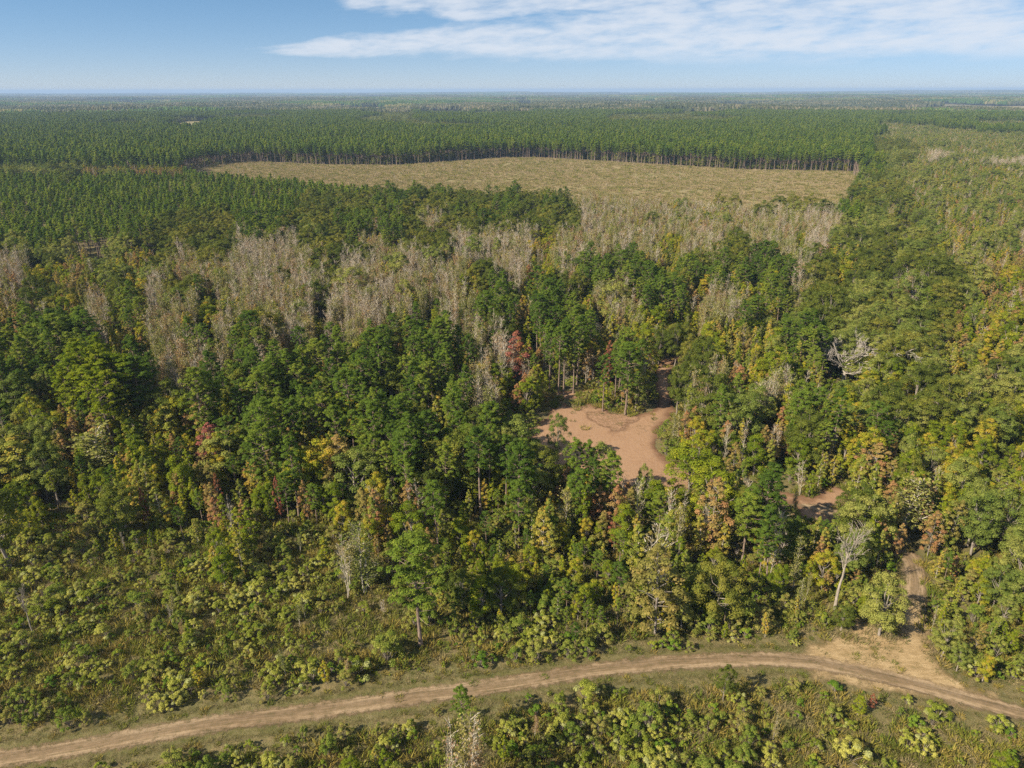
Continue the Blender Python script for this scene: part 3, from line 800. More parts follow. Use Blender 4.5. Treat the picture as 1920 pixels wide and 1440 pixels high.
def make_snag(R, h=12.0, nb=9, spread=0.9, r0=0.26, depth=3, up=0.9, fork=0.45, long=0.42, low=0.75):
    """bleached dead tree: trunk, forking limbs, bare ends"""
    wood = Geo()
    tp = trunk_path(h * low, R, 0.05, 8)
    tube(wood, tp, np.linspace(r0 * 1.3, r0 * 0.35, 8), 8)
    def grow(p, d, ln, r, lev):
        path = limb_path(p, d, ln, R, 4, 0.16, 0.05)
        tube(wood, path, np.linspace(r, r * 0.35, 5), 5 if lev < 2 else 3)
        if lev >= depth - 1:
            tw = np.repeat(path[1:], 3, axis=0)
            twigs(wood, tw, unit(d + R.normal(size=tw.shape) * 0.45), ln * R.uniform(0.25, 0.5, len(tw)), 0.022, R)
        if lev < depth:
            for k in range(3):
                i = R.integers(1, 5)
                dd = unit(d + R.normal(size=3) * 0.6 + np.array([0, 0, 0.2]))
                grow(path[i], dd, ln * R.uniform(0.4, 0.68), r * 0.5, lev + 1)
    for i in range(nb):
        z = h * (fork + (low - 0.02 - fork) * (i + 0.5) / nb)
        b = np.array([np.interp(z, tp[:, 2], tp[:, 0]), np.interp(z, tp[:, 2], tp[:, 1]), z])
        th = i * 2.4 + R.uniform(-0.4, 0.4)
        grow(b, unit(np.array([math.cos(th) * spread, math.sin(th) * spread, up])), h * R.uniform(long * 0.6, long), r0 * 0.42, 1)
    return wood, None

def make_tuft(R, n=46, h=0.55, w=0.55, wid=0.03):
    g = Geo()
    th = R.uniform(0, 2 * PI, n); r = w * np.sqrt(R.uniform(size=n))
    P = np.stack([r * np.cos(th), r * np.sin(th), np.full(n, -0.03)], 1)
    d = unit(np.stack([np.cos(th) * 0.5, np.sin(th) * 0.5, np.ones(n)], 1) + R.normal(size=(n, 3)) * 0.35)
    d[:, 2] = np.abs(d[:, 2])
    ln = h * R.uniform(0.5, 1.2, n)
    s = unit(np.cross(d, R.normal(size=(n, 3))))
    V = np.empty((n, 3, 3)); V[:, 0] = P - s * wid; V[:, 1] = P + s * wid; V[:, 2] = P + d * ln[:, None]
    lf = R.uniform(size=n)
    g.add(V.reshape(-1, 3), T=np.arange(n * 3).reshape(n, 3), var=np.repeat(np.stack([R.uniform(size=n), lf], 1), 3, axis=0))
    return g

# ------------------------------------------------------------------ kinds of plant
class Kind:
    def __init__(s, name, cat, desc, group, shapes, bark, leaf, href, crown='crown', stem='trunk', stuff=None, limit=300, width=0.25):
        s.name, s.cat, s.desc, s.group, s.crown, s.stem, s.stuff, s.limit, s.width = name, cat, desc, group, crown, stem, stuff, limit, width
        s.href = href
        s.var = []
        for wood, lv in shapes:
            mw = wood.mesh(name + '_' + stem, M[bark])
            ml = lv.mesh(name + '_' + crown, M[leaf]) if lv is not None else None
            if lv is None:
                joint = mw
            else:
                V1, F1, a1 = wood.arrays(); V2, F2, a2 = lv.arrays()
                F = list(F1) + [f + len(V1) for f in F2]
                mi = np.concatenate([np.zeros(sum(len(f) for f in F1)), np.ones(sum(len(f) for f in F2))])
                joint = mesh_from(name, np.concatenate([V1, V2]), F, [M[bark], M[leaf]], mi=mi, var=np.concatenate([a1, a2]))
            s.var.append((mw, ml, joint))
        s.pts = []      # x, y, scale h, scale w

def RR(k):
    return np.random.default_rng(1000 + k)

pine_s = [make_pine(RR(1), w=2.6, nb=44, leafs=84, size=0.27, cs=0.80), make_pine(RR(2), w=2.2, cb=0.54, nb=38, leafs=82, size=0.27, cs=0.74),
          make_pine(RR(3), w=3.0, cb=0.38, nb=62, leafs=92, size=0.26, cs=0.86), make_pine(RR(4), w=2.1, cb=0.46, nb=42, leafs=76, size=0.27, cs=0.74),
          make_pine(RR(5), w=2.4, cb=0.62, nb=34, leafs=82, size=0.27, cs=0.80), make_pine(RR(6), w=1.9, cb=0.34, nb=50, leafs=72, size=0.27, cs=0.72)]
plant_s = [make_pine(RR(10 + k), w=2.2, cb=0.60 - 0.04 * k, nb=26, leafs=34, size=0.52, cs=0.92, plant=True) for k in range(4)]
oak_s = [make_broad(RR(20 + k), h=14, w=[4.6, 5.2, 3.9, 4.4][k], nc=[62, 70, 52, 58][k], per=190, size=0.25, cr=1.15) for k in range(4)]
dusty_s = [make_broad(RR(30 + k), h=13, w=[3.8, 4.3, 3.2, 3.6][k], nc=56, per=180, size=0.23, cr=1.0, cb=0.15) for k in range(4)]
bright_s = [make_broad(RR(40 + k), h=11, w=[2.8, 2.3, 3.2, 2.0][k], nc=50, per=165, size=0.20, cr=0.78, cb=0.08, top=1.2) for k in range(4)]
col_s = [make_column(RR(50 + k), w=[1.5, 1.2, 1.8, 1.35, 1.6][k], nc=42, per=120, size=0.19, cr=0.50) for k in range(5)]
autumn_s = [make_column(RR(60 + k), w=1.8, nc=44, per=100, size=0.19, cr=0.55) for k in range(3)]
red_s = [make_column(RR(70 + k), w=1.7, nc=40, per=100, size=0.19, cr=0.52) for k in range(2)]
bare_s = [make_bare(RR(80 + k), h=[10, 11, 9, 10, 12][k], w=[1.0, 1.2, 0.9, 1.3, 0.8][k], stems=[2, 1, 3, 2, 1][k]) for k in range(5)]
thick_s = [make_bare(RR(90 + k), h=[10, 9, 11, 10][k], nb=56, leaves=1300, lsize=0.20, w=1.0) for k in range(4)]
pale_s = [make_shrub(RR(100 + k), w=[1.3, 1.0, 1.5, 1.2][k], nc=22, per=150, size=0.105, cr=0.36, aspect=0.8) for k in range(4)]
green_s = [make_shrub(RR(110 + k), h=1.8, w=0.8, nc=18, per=90, size=0.14, cr=0.27) for k in range(3)]
brown_s = [make_shrub(RR(120 + k), h=3.4, w=1.5, nc=32, per=100, size=0.145, cr=0.40, base=0.05) for k in range(4)]
snag_s = [make_snag(RR(130), nb=8, spread=0.55, r0=0.22, fork=0.5, depth=3, long=0.34, low=0.82), make_snag(RR(131), nb=14, spread=1.0, r0=0.28, fork=0.12, depth=4, up=0.75, long=0.56, low=0.42)]

K = {}
fan_s = [snag_s.pop()]
def kind(key, *a, **k):
    K[key] = Kind(*a, **k)
kind('pine', 'pine_tree', 'pine', 'dark green bare trunked pine', 'pines scattered through the woods', pine_s, 'pine_bark', 'pine_needles', 18, width=0.18,
     stuff='pine_woods')
kind('bpine', 'pine_tree', 'pine', 'bright yellow green pine', 'bright pines at the left of the woods', pine_s[:3], 'pine_bark', 'bright_needles', 18, width=0.18, stuff='bright_pine_woods')
kind('plant', 'plantation_pine', 'plantation pine', 'slender plantation pine', 'plantation pines in dense rows', plant_s, 'pine_bark', 'plantation_needles', 22 * 18 / 22, width=0.12,
     stuff='pine_plantation')
kind('oak', 'oak_tree', 'oak', 'round dark olive oak', 'dark oaks in the woods', oak_s, 'grey_bark', 'oak_leaves', 14, width=0.38, stuff='oak_woods')
kind('dusty', 'broadleaf_tree', 'broadleaf tree', 'dusty olive broadleaf tree', 'dusty olive broadleaf trees', dusty_s, 'grey_bark', 'dusty_leaves', 13, width=0.33, stuff='broadleaf_woods')
kind('bright', 'leafy_tree', 'leafy tree', 'leafy yellowish green broadleaf tree', 'yellowish green broadleaf trees', bright_s, 'grey_bark', 'bright_leaves', 11, width=0.3,
     stuff='leafy_woods')
kind('young', 'young_tree', 'young tree', 'narrow yellow green young tree', 'narrow young trees turning yellow', col_s, 'twig_bark', 'yellow_leaves', 10, width=0.18, stuff='young_woods')
kind('leafy', 'green_young_tree', 'young tree', 'narrow green young tree', 'narrow green young trees', col_s, 'grey_bark', 'bright_leaves', 10, width=0.18, stuff='young_green_woods')
kind('autumn', 'autumn_tree', 'autumn tree', 'orange brown autumn tree', 'orange and brown autumn trees', autumn_s, 'grey_bark', 'orange_leaves', 10, width=0.2, stuff='autumn_woods')
kind('red', 'red_tree', 'red tree', 'red leaved autumn tree', 'red leaved trees', red_s, 'grey_bark', 'red_leaves', 10, width=0.2, stuff='red_autumn_woods')
kind('bare', 'bare_sapling', 'sapling', 'leafless grey sapling', 'bare grey saplings', bare_s, 'twig_bark', 'sparse_leaves', 10, crown='leaves', width=0.12, stuff='bare_sapling_thicket')
kind('thick', 'thin_sapling', 'sapling', 'thin tan and yellow sapling', 'thin yellowing saplings', thick_s, 'twig_bark', 'thicket_leaves', 10, crown='leaves', width=0.12, stuff='yellow_sapling_thicket')
kind('pale', 'pale_shrub', 'shrub', 'pale green creamy topped shrub', 'pale flowering shrubs', pale_s, 'grey_bark', 'pale_shrub_leaves', 2.4, crown='foliage', stem='stem', width=0.6, stuff='pale_shrub_cover')
kind('green', 'green_shrub', 'shrub', 'small fresh green shrub', 'small green shrubs', green_s, 'grey_bark', 'green_shrub_leaves', 1.8, crown='foliage', stem='stem', width=0.5, stuff='green_shrub_cover')
kind('brown', 'brown_bush', 'bush', 'tangled brownish green bush', 'brownish thicket bushes', brown_s, 'grey_bark', 'brown_shrub_leaves', 3.4, crown='foliage', stem='stem', width=0.5, stuff='brown_thicket')
kind('snag', 'dead_tree', 'dead tree', 'bleached leafless dead tree', 'bleached dead trees', snag_s, 'bleached_wood', None, 12, stem='trunk', width=0.3)

kind('fan', 'leafless_tree', 'leafless tree', 'large leafless tree', 'large leafless trees', fan_s, 'grey_twigs', None, 12, stem='trunk', width=0.3)

ZMIX = {
 'P': (4.6, 1.00, [('plant', .975), ('autumn', .010), ('oak', .008), ('dusty', .007)]),
 'p': (3.1, 0.86, [('pine', .60), ('bright', .06), ('oak', .05), ('young', .05), ('autumn', .065), ('bare', .11), ('dusty', .065)]),
 'q': (4.2, 0.95, [('bpine', .85), ('pine', .15)]),
 'O': (4.9, 0.86, [('oak', .76), ('dusty', .11), ('bright', .05), ('pine', .05), ('autumn', .03)]),
 'o': (4.2, 0.84, [('dusty', .74), ('oak', .12), ('bright', .08), ('young', .04), ('bare', .02)]),
 'g': (3.4, 0.76, [('bright', .62), ('dusty', .16), ('young', .10), ('leafy', .06), ('autumn', .06)]),
 'y': (2.5, 0.9, [('young', .62), ('leafy', .14), ('bright', .10), ('thick', .07), ('autumn', .07)]),
 'b': (2.5, 0.88, [('autumn', .42), ('young', .20), ('bare', .10), ('bright', .10), ('leafy', .10), ('thick', .08)]),
 'r': (2.5, 0.86, [('red', .07), ('autumn', .34), ('leafy', .20), ('young', .12), ('bright', .10), ('bare', .08)]),
 'B': (1.8, 1.06, [('bare', .56), ('thick', .38), ('young', .02), ('autumn', .03), ('dusty', .01)]),
 'V': (1.8, 1.04, [('thick', .64), ('bare', .19), ('young', .08), ('leafy', .04), ('autumn', .03), ('dusty', .02)]),
 'N': (3.0, 0.92, [('leafy', .30), ('thick', .13), ('young', .15), ('bare', .06), ('autumn', .05), ('plant', .17), ('dusty', .14)]),
 'm': (2.5, 0.66, [('leafy', .27), ('bright', .19), ('pine', .09), ('young', .14), ('autumn', .06), ('brown', .17), ('thick', .05), ('bare', .03)]),
 'Z': (2.6, 0.40, [('bright', .55), ('leafy', .25), ('young', .2)]),
 't': (1.9, 0.74, [('brown', .52), ('green', .16), ('pale', .14), ('leafy', .06), ('thick', .08), ('bare', .04)]),
 'S': (1.5, 0.86, [('pale', .64), ('green', .16), ('brown', .16), ('thick', .05), ('leafy', .03)]),
 's': (2.3, 0.70, [('green', .46), ('brown', .30), ('pale', .24)]),
}
LOOK_H = {'plant': 12, 'x': 7}

def zone_noise(x, y, s, k):
    return vnoise(x / s, y / s, k)

# ------------------------------------------------------------------ landmarks (px, top y, base y or height) -> placed on the ground
LM = []   # key, x, y, height scale, width scale, label, short phrase, clear flag, name override
def mark(key, px, base=None, top=None, h=None, ws=1.0, label='', phrase='', clear=False, rot=0.0, var=0):
    if base is not None:
        x, y = at(px, base, 0.0)
        if h is None:
            dd = FWD * FPX + RT * (px - 960) - UPV * (top - 720)
            h = CAM_H + math.hypot(x, y) * dd[2] / math.hypot(dd[0], dd[1])
    else:
        x, y = at(px, top, h)
    LM.append(dict(key=key, x=x, y=y, h=h, ws=ws, label=label, phrase=phrase, clear=clear, rot=rot, var=var, px=px, base=base))

mark('pine', 790, base=1214, top=1008, ws=1.35, label='tall lone pine with bare grey trunk in the scrub above the road', phrase='lone trunked pine', clear=True, var=2)
mark('pine', 901, base=972, top=806, ws=1.25, label='pine with a long pale trunk and dead side limbs in mid woods', phrase='pale trunked pine', clear=True, var=1)
mark('pine', 1172, base=777, top=642, ws=1.2, label='big green tree with a dark trunk standing in the notch of the dirt clearing', phrase='big tree in the notch', clear=True, var=2)
mark('pine', 1130, base=770, top=665, ws=1.0, label='green tree at the left side of the big tree in the clearing notch', phrase='', var=0)
mark('pine', 1047, base=742, top=612, ws=0.9, label='slim pine with the leftmost of three bare trunks above the clearing', phrase='three slim pines', clear=True, var=1)
mark('pine', 1057, base=738, top=600, ws=0.9, label='middle of three slim pines with bare trunks above the clearing', clear=True, var=1)
mark('pine', 1075, base=736, top=606, ws=0.9, label='rightmost of three slim pines, trunk brown, above the clearing', clear=True, var=3)
mark('red', 968, top=618, h=15, ws=1.5, label='rust red round topped tree above the left end of the clearing', phrase='rust red tree')
mark('red', 1147, top=634, h=14, ws=0.8, label='small pinkish red crown behind the big tree in the notch', phrase='pinkish red crown', var=1)
mark('snag', 1565, base=1140, top=988, ws=0.8, label='bleached dead tree with forked limbs near the track junction', phrase='bleached dead tree', clear=True)
mark('fan', 1600, top=612, h=15, ws=1.15, label='large spreading leafless tree among the olive crowns on the right', phrase='large leafless tree', clear=True, var=1)
mark('autumn', 1228, base=1188, top=1022, ws=1.45, label='large golden orange tree with a dark trunk above the road', phrase='golden orange tree', clear=True)
mark('bare', 1240, top=985, h=15, ws=1.6, label='pale grey leafless crown standing behind the golden orange tree', phrase='pale leafless crown')
mark('dusty', 1047, top=772, h=12, ws=0.62, label='loose crowned tree standing alone against the dirt of the clearing', phrase='tree alone against the dirt', var=1)
mark('autumn', 1350, top=892, h=15, ws=1.15, label='tall orange brown tree right of the foreground pines', phrase='tall orange brown tree', var=1)
mark('pine', 1392, base=1050, top=925, ws=1.3, label='pine with a short pale trunk beside the tall orange brown tree', phrase='short trunked pine', clear=True, var=2)
mark('dusty', 1648, base=1190, top=1070, ws=1.05, label='bushy olive tree whose shadow falls on the grassy track', phrase='bushy olive tree', clear=True)
mark('oak', 1577, base=1180, top=1128, ws=1.15, label='small dark round tree at the foot of the bleached dead tree', phrase='small dark round tree', var=2)
mark('red', 385, top=792, h=13, ws=1.3, label='coral red tree with orange underside among left woods', phrase='coral red tree')
mark('young', 308, top=757, h=12, ws=1.7, label='rounded golden green tree left of the coral red tree', phrase='rounded golden green tree', var=1)
mark('autumn', 368, top=752, h=12, ws=1.5, label='orange gold tree just above the coral red tree', phrase='', var=2)
mark('bpine', 200, top=668, h=19, ws=1.9, label='broad bright pine with layered boughs at left', phrase='broad bright pine', var=2)
mark('bpine', 150, top=692, h=18, ws=1.6, label='bright pine at the left shoulder of the broad bright pine', var=0)
mark('pine', 245, top=672, h=18, ws=1.5, label='darker pine at the right shoulder of the broad bright pine', var=2)
mark('pine', 95, top=592, h=18, ws=1.5, label='dark spreading pine left of a bare patch', phrase='dark spreading pine', var=2)
mark('pine', 152, top=588, h=18, ws=1.5, label='dark pine right beside the dark spreading pine', var=0)
mark('oak', 524, top=500, h=12, ws=1.25, label='single green oak rising from the bare grey saplings', phrase='single oak in bare saplings', var=0)
mark('oak', 592, top=527, h=13, ws=1.35, label='single dark oak casting shade on the bare grey saplings', phrase='dark oak in bare saplings', clear=True, var=1)
mark('oak', 1225, top=396, h=14, ws=1.1, label='single dark oak among pale saplings below the field', phrase='single oak below the field', clear=True, var=2)
mark('oak', 1350, top=362, h=15, ws=1.0, label='left one of two joined dark oaks at the near edge of the field', phrase='two joined oaks', var=0)
mark('oak', 1378, top=366, h=14, ws=0.9, label='right one of two joined dark oaks at the near edge of the field', var=1)
for i, (px, tp_) in enumerate([(1432, 378), (1462, 368), (1492, 362), (1522, 364), (1545, 374)]):
    mark('oak', px, top=tp_, h=16, ws=1.05, var=i % 3, phrase='oak grove by the field' if i == 2 else '',
         label=['leftmost', 'second from left', 'middle', 'second from right', 'rightmost'][i] + ' oak of the dark grove at the right of the field')
mark('pine', 868, base=1392, top=1292, ws=0.95, label='young pine in front of the dirt road', phrase='young pine before the road', var=0)
mark('bare', 840, base=1450, top=1385, ws=0.75, label='bleached white leafless sapling, left of two at the bottom of the photo', phrase='bleached saplings')
mark('bare', 872, base=1455, top=1390, ws=0.75, label='bleached white leafless sapling, right of two at the bottom of the photo', var=1)
mark('oak', 1356, base=1315, top=1246, ws=0.62, label='dark conical evergreen at the near edge of the road', phrase='dark evergreen by the road', var=1)
mark('red', 1632, base=1330, top=1296, ws=1.2, label='small red leaved bush below the road junction', phrase='small red bush')
mark('bright', 1608, base=1338, top=1300, ws=1.1, label='yellow green bush touching the small red bush', var=1)
mark('pale', 1758, base=1345, top=1313, ws=1.25, label='creamy flowered shrub below the right end of the road', phrase='creamy shrub near road end')
mark('pale', 1100, base=1320, top=1283, ws=1.2, label='largest creamy shrub just below the middle of the road', phrase='largest creamy shrub', var=1)
mark('brown', 728, base=1238, top=1184, ws=1.1, label='golden brown bush left of the lone trunked pine', phrase='golden brown bush')
mark('pale', 668, base=1268, top=1236, ws=1.3, label='pale shrub with a dark shadow above the road', phrase='pale shrub above the road', var=2)
mark('autumn', 1652, top=826, h=11, ws=1.9, label='wide orange brown crown above the sandy gap', phrase='wide orange brown crown', var=1)
mark('thick', 1715, top=885, h=12, ws=2.6, label='wide tan thin leaved tree right of the sandy gap', phrase='wide tan tree')
mark('thick', 1740, top=890, h=11, ws=2.2, label='second wide tan thin leaved tree right of the sandy gap', var=1)
mark('dusty', 1820, base=1040, top=915, ws=0.95, label='olive tree with pale trunk right of the shaded track', phrase='olive tree with pale trunk', clear=True, var=2)
mark('dusty', 1874, base=1025, top=905, ws=0.9, label='olive tree with a forked pale trunk near the right edge', phrase='forked olive tree', clear=True, var=0)
mark('dusty', 1862, base=1135, top=1048, ws=0.95, label='wide topped tree on a short trunk at the right edge', phrase='wide topped tree', clear=True, var=1)
mark('red', 403, top=885, h=9, ws=0.55, label='thin crimson tree below the coral red tree', phrase='thin crimson tree', var=1)
mark('red', 262, top=912, h=8, ws=0.5, label='thin dark crimson tree left of the thin crimson tree', var=1)
mark('red', 515, top=892, h=9, ws=0.6, label='dull red twin topped tree in the left woods', phrase='dull red twin topped tree')
mark('bpine', 112, base=960, top=882, ws=0.75, label='bright lime green slender conifer in the left woods', phrase='lime green conifer', clear=True, var=1)
mark('thick', 165, top=805, h=13, ws=2.8, label='wide tan haze of thin leaves right of the lime conifer', phrase='wide tan left tree')
mark('young', 25, top=815, h=14, ws=2.0, label='big golden yellow tree at the left edge', phrase='golden edge tree')
mark('thick', 684, base=1115, top=1003, ws=1.7, label='thin grey green tree with a pale trunk left of lone pine', phrase='thin grey green tree', clear=True, var=2)
mark('autumn', 1158, top=908, h=12, ws=0.9, label='rust coloured tree in the middle of the foreground woods', phrase='rust coloured tree', var=2)
mark('red', 1155, top=960, h=8, ws=0.9, label='dull pinkish bush at the foot of the rust coloured tree')
mark('oak', 1268, base=778, top=672, ws=0.62, label='dark narrow tree on the right side of the clearing', phrase='dark narrow tree', clear=True, var=2)
mark('snag', 62, base=1190, top=1100, ws=0.6, label='leaning grey dead tree at the lower left edge', phrase='leaning grey dead tree', clear=True)
mark('bare', 1500, base=925, top=862, ws=1.2, label='thin pale leaning tree left of the sandy gap', phrase='thin pale leaning tree', clear=True, rot=0.14)
mark('snag', 1548, top=790, h=10, ws=0.45, label='small white dead top above the sandy gap', phrase='small white dead top', var=0)
mark('bare', 720, base=1155, top=1125, ws=1.6, label='low bleached brush pile left of the lone trunked pine')
mark('autumn', 632, top=812, h=13, ws=1.4, label='pinkish brown crown in the left middle woods', phrase='pinkish brown crown')
mark('bright', 480 + 120, top=825, h=12, ws=1.3, label='bright yellow green crown left of the pinkish brown crown', phrase='', var=2)
mark('bright', 455 + 100, top=838, h=12, ws=1.3, label='yellow green crown at the left of two below the pine belt', phrase='', var=1)
for i, (px, bs, tp_, kk) in enumerate([(868, 1150, 1072, 'oak'), (905, 1165, 1080, 'bright'), (940, 1160, 1070, 'oak'), (965, 1140, 1050, 'bright')]):
    mark(kk, px, base=bs, top=tp_, ws=1.0, var=i % 3, label=['first', 'second', 'third', 'fourth'][i] + ' tree from the left in the dark clump right of lone pine',
         phrase='dark clump' if i == 1 else '')
mark('pine', 1105, top=828, h=13, ws=1.0, label='pine in front of the dirt clearing, left side', var=3)
mark('dusty', 1125, top=832, h=12, ws=0.9, label='leafy crown in front of the middle of the clearing', var=2)
mark('pine', 1148, top=850, h=12, ws=0.95, label='green crown hiding the lower left rim of the clearing', var=0)
mark('dusty', 1215, top=868, h=11, ws=0.55, label='narrow tree poking up before the lower clearing', phrase='narrow tree poking up', var=0)
mark('bright', 1300, top=828, h=13, ws=1.25, label='big bright green tree at the right rim of the clearing', phrase='big bright tree at the rim', var=0)
mark('bright', 1345, top=862, h=13, ws=1.2, label='bright green tree right of the big bright tree at the rim', var=2)
for l in LM:
    l['z'] = float(height(l['x'], l['y']))

# ------------------------------------------------------------------ scatter positions
HALF = math.tan(math.radians(40.5))
def wedge_grid(step, dmin, dmax, seed):
    R = np.random.default_rng(seed)
    xs = np.arange(-dmax * 0.80, dmax * 0.80, step); ys = np.arange(-10, dmax, step)
    X, Y = np.meshgrid(xs, ys)
    X = X + (np.arange(len(ys)) % 2)[:, None] * step * 0.5
    d = np.hypot(X, Y)
    m = (d < dmax) & (d >= dmin) & (np.abs(X) < (np.maximum(Y, 0) + 22) * HALF)
    X, Y = X[m], Y[m]
    X = X + R.uniform(-0.46, 0.46, X.shape) * step; Y = Y + R.uniform(-0.46, 0.46, Y.shape) * step
    return X, Y, R

def road_clear(x, y):
    near = np.hypot(x, y) < 260
    out = np.zeros(x.shape, bool)
    if near.any():
        xn, yn = x[near], y[near]
        j = (vnoise(xn / 3, yn / 3, 21) - 0.5) * 2.4
        o = seg_dist(xn, yn, ROAD)[0] < 2.5 + j
        o |= seg_dist(xn, yn, TRACK)[0] < 2.2 + j * 0.5
        o |= seg_dist(xn, yn, PATH_BACK)[0] < 2.0
        o |= seg_dist(xn, yn, PATH_LEFT)[0] < 2.5
        o |= in_poly(xn, yn, CLEARING) | in_poly(xn, yn, SANDY_GAP) | in_poly(xn, yn, JUNCTION)
        out[near] = o
    return out

CODES = {k: ord(k) for k in ZMIX}
def blocked(x, y, h, w, strict=True):
    """true where a plant would hide ground or a trunk that the photograph shows"""
    z0 = height(x, y)
    d = np.hypot(x, y)
    b = np.zeros(x.shape, bool)
    near = d < 260
    xn, yn, zn, hn, wn = x[near], y[near], z0[near], h[near], w[near]
    bx, by, bz = project(xn, yn, zn)
    tx, ty, tz = project(xn, yn, zn + hn)
    mx, my, mz = project(xn, yn, zn + hn * 0.75)
    wpx = wn * FPX / mz
    bb = np.zeros(xn.shape, bool)
    for poly in OPEN_VIEW:
        for qx, qy in ((tx, ty + 3), (mx, my), (mx - wpx * 0.8, my), (mx + wpx * 0.8, my), ((bx + mx) / 2, (by + my) / 2)):
            bb |= in_poly(qx, qy, poly)
    for l in LM:
        if not l['clear']:
            continue
        lx, lb, _ = project(l['x'], l['y'], l['z'])
        _, lt, _ = project(l['x'], l['y'], l['z'] + l['h'])
        dl = math.hypot(l['x'], l['y'])
        dn = np.hypot(xn, yn)
        bb |= (dn < dl) & (np.abs(tx - lx) < wpx + (22 if l['key'] == 'fan' else 7)) & (ty < lb - 1 - 0.10 * (lb - lt)) & (by > lb) & (hn > 1.2)
    sl = hn / math.tan(SUN_EL)
    sh_ = np.zeros(xn.shape, bool)
    for t in (0.35, 0.6, 0.85):
        qx, qy, _ = project(xn + SH[0] * sl * t, yn + SH[1] * sl * t, zn)
        for k in (0, 4):
            sh_ |= in_poly(qx, qy, OPEN_VIEW[k])
    bb |= sh_ & (hn > 5) & (vnoise(xn * 3.1, yn * 3.1, 88) < 0.72)
    b[near] = bb
    for l in LM:
        r = max(1.2, l['h'] * 0.13)
        b |= (x - l['x']) ** 2 + (y - l['y']) ** 2 < r * r
    return b

for zi, (zk, (step, hmul, mix)) in enumerate(ZMIX.items()):
    dmax = {'P': 2300, 'N': 2300, 'o': 2300, 'O': 2300, 'B': 1300, 'V': 1300}.get(zk, 1000)
    if zk in 'tSsZmgq': dmax = 330
    X, Y, R = wedge_grid(step, 38, dmax, 300 + zi)
    if not len(X): continue
    z0 = height(X, Y)
    low = zk in 'tSs'
    lh = 1.2 if low else {'m': 2.6, 'Z': 4, 'g': 6.5, 'y': 6.5, 'b': 6.5, 'r': 6.5, 'q': 12, 'p': 12, 'P': 12.5, 'O': 10, 'o': 9.5}.get(zk, 8)
    px, py, _ = project(X, Y, z0 + (lh if zk != 'm' else np.where(np.hypot(X, Y) > 330, 5.0, lh)))
    keep = zone_at(px, py) == ord(zk)
    if not low:                                      # tall growth does not stand on ground that the photo shows as scrub
        gx, gy, _ = project(X, Y, z0 + 1.0)
        zg = zone_at(gx, gy)
        inside = (gx > -50) & (gx < 1970) & (gy < 1440)
        keep &= ~(np.isin(zg, [ord('s')]) & inside)
    keep &= ~in_poly(X, Y, FIELD)
    for f in FAR_FIELDS_G[:2] if zk in 'PNoO' else ():
        keep &= ~in_poly(X, Y, f)
    keep &= ~road_clear(X, Y)
    # stands are patchy
    keep &= R.uniform(size=X.shape) < ({'S': 0.90, 't': 0.86}.get(zk, 0.90) if zk != 's' else 0.5 + 0.45 * vnoise(X / 6, Y / 6, 31))
    X, Y = X[keep], Y[keep]
    keys = [m[0] for m in mix]; wts = np.array([m[1] for m in mix]); wts = wts / wts.sum()
    # neighbours tend to be of the same kind: blend white noise with patch noise
    u = (R.uniform(size=X.shape) + 0.0) % 1.0
    dens = vnoise(X / 9, Y / 9, 41 + zi)
    pick = np.searchsorted(np.cumsum(wts), u * 0.75 + 0.25 * np.clip((dens - 0.2) / 0.6, 0, 0.999))
    pick = np.clip(pick, 0, len(keys) - 1)
    for k, key in enumerate(keys):
        m = pick == k
        x, y = X[m], Y[m]
        if not len(x): continue
        sc = R.normal(1.0, 0.13, len(x)).clip(0.62, 1.4) * hmul
        if key == 'plant':
            sc *= 1.0 if zk != 'N' else 0.5
            if zk == 'P': sc = (0.93 + 0.14 * vnoise(x / 55, y / 55, 51) + (sc - 1) * 0.7) * np.where(project(x, y, height(x, y))[1] > 332, 0.72, 1.0)
        if key == 'pine': sc *= 0.72 if zk == 'm' else 0.92
        if key in ('pale', 'green', 'brown'):
            sc *= R.uniform(0.45, 1.25, len(x))
            if zk == 's': sc *= np.where(R.uniform(size=len(x)) < 0.8, 0.75, 1.2)
        if zk == 'm':                               # young growth gets lower towards the scrub
            _, gy, _ = project(x, y, height(x, y))
            sc *= np.interp(gy, [900, 1120], [1.0, 0.62])
        if zk in 'goybr':
            _, gy, _ = project(x, y, height(x, y))
            sc *= np.interp(gy, [1040, 1150], [1.0, 0.55])
        if zk == 't' and key in ('leafy', 'thick', 'bare'): sc *= 0.5
        if zk == 'S' and key in ('thick', 'leafy'): sc *= 0.42
        ws = sc * R.uniform(0.85, 1.2, len(x))
        if key in ('oak', 'dusty'): ws *= R.uniform(0.75, 1.25, len(x))
        h = K[key].href * sc; w = h * K[key].width
        b = blocked(x, y, h, w)
        x, y, sc, ws = x[~b], y[~b], sc[~b], ws[~b]
        K[key].pts.append(np.stack([x, y, sc, ws], 1))

for zi, (key, step, sd, pr) in enumerate([('brown', 2.6, 1, 0.62), ('green', 3.2, 2, 0.5)]):
    X, Y, R = wedge_grid(step, 38, 330, 660 + sd)
    px, py, _ = project(X, Y, height(X, Y) + 2.0)
    keep = np.isin(zone_at(px, py), [ord(c) for c in 'mgybrpOoqZ']) & ~road_clear(X, Y) & (R.uniform(size=X.shape) < pr)
    X, Y = X[keep], Y[keep]
    sc = R.uniform(0.5, 1.15, len(X)); ws = sc * R.uniform(0.9, 1.3, len(X))
    b = blocked(X, Y, K[key].href * sc, K[key].href * sc * 0.5)
    K[key].pts.append(np.stack([X, Y, sc, ws], 1)[~b])

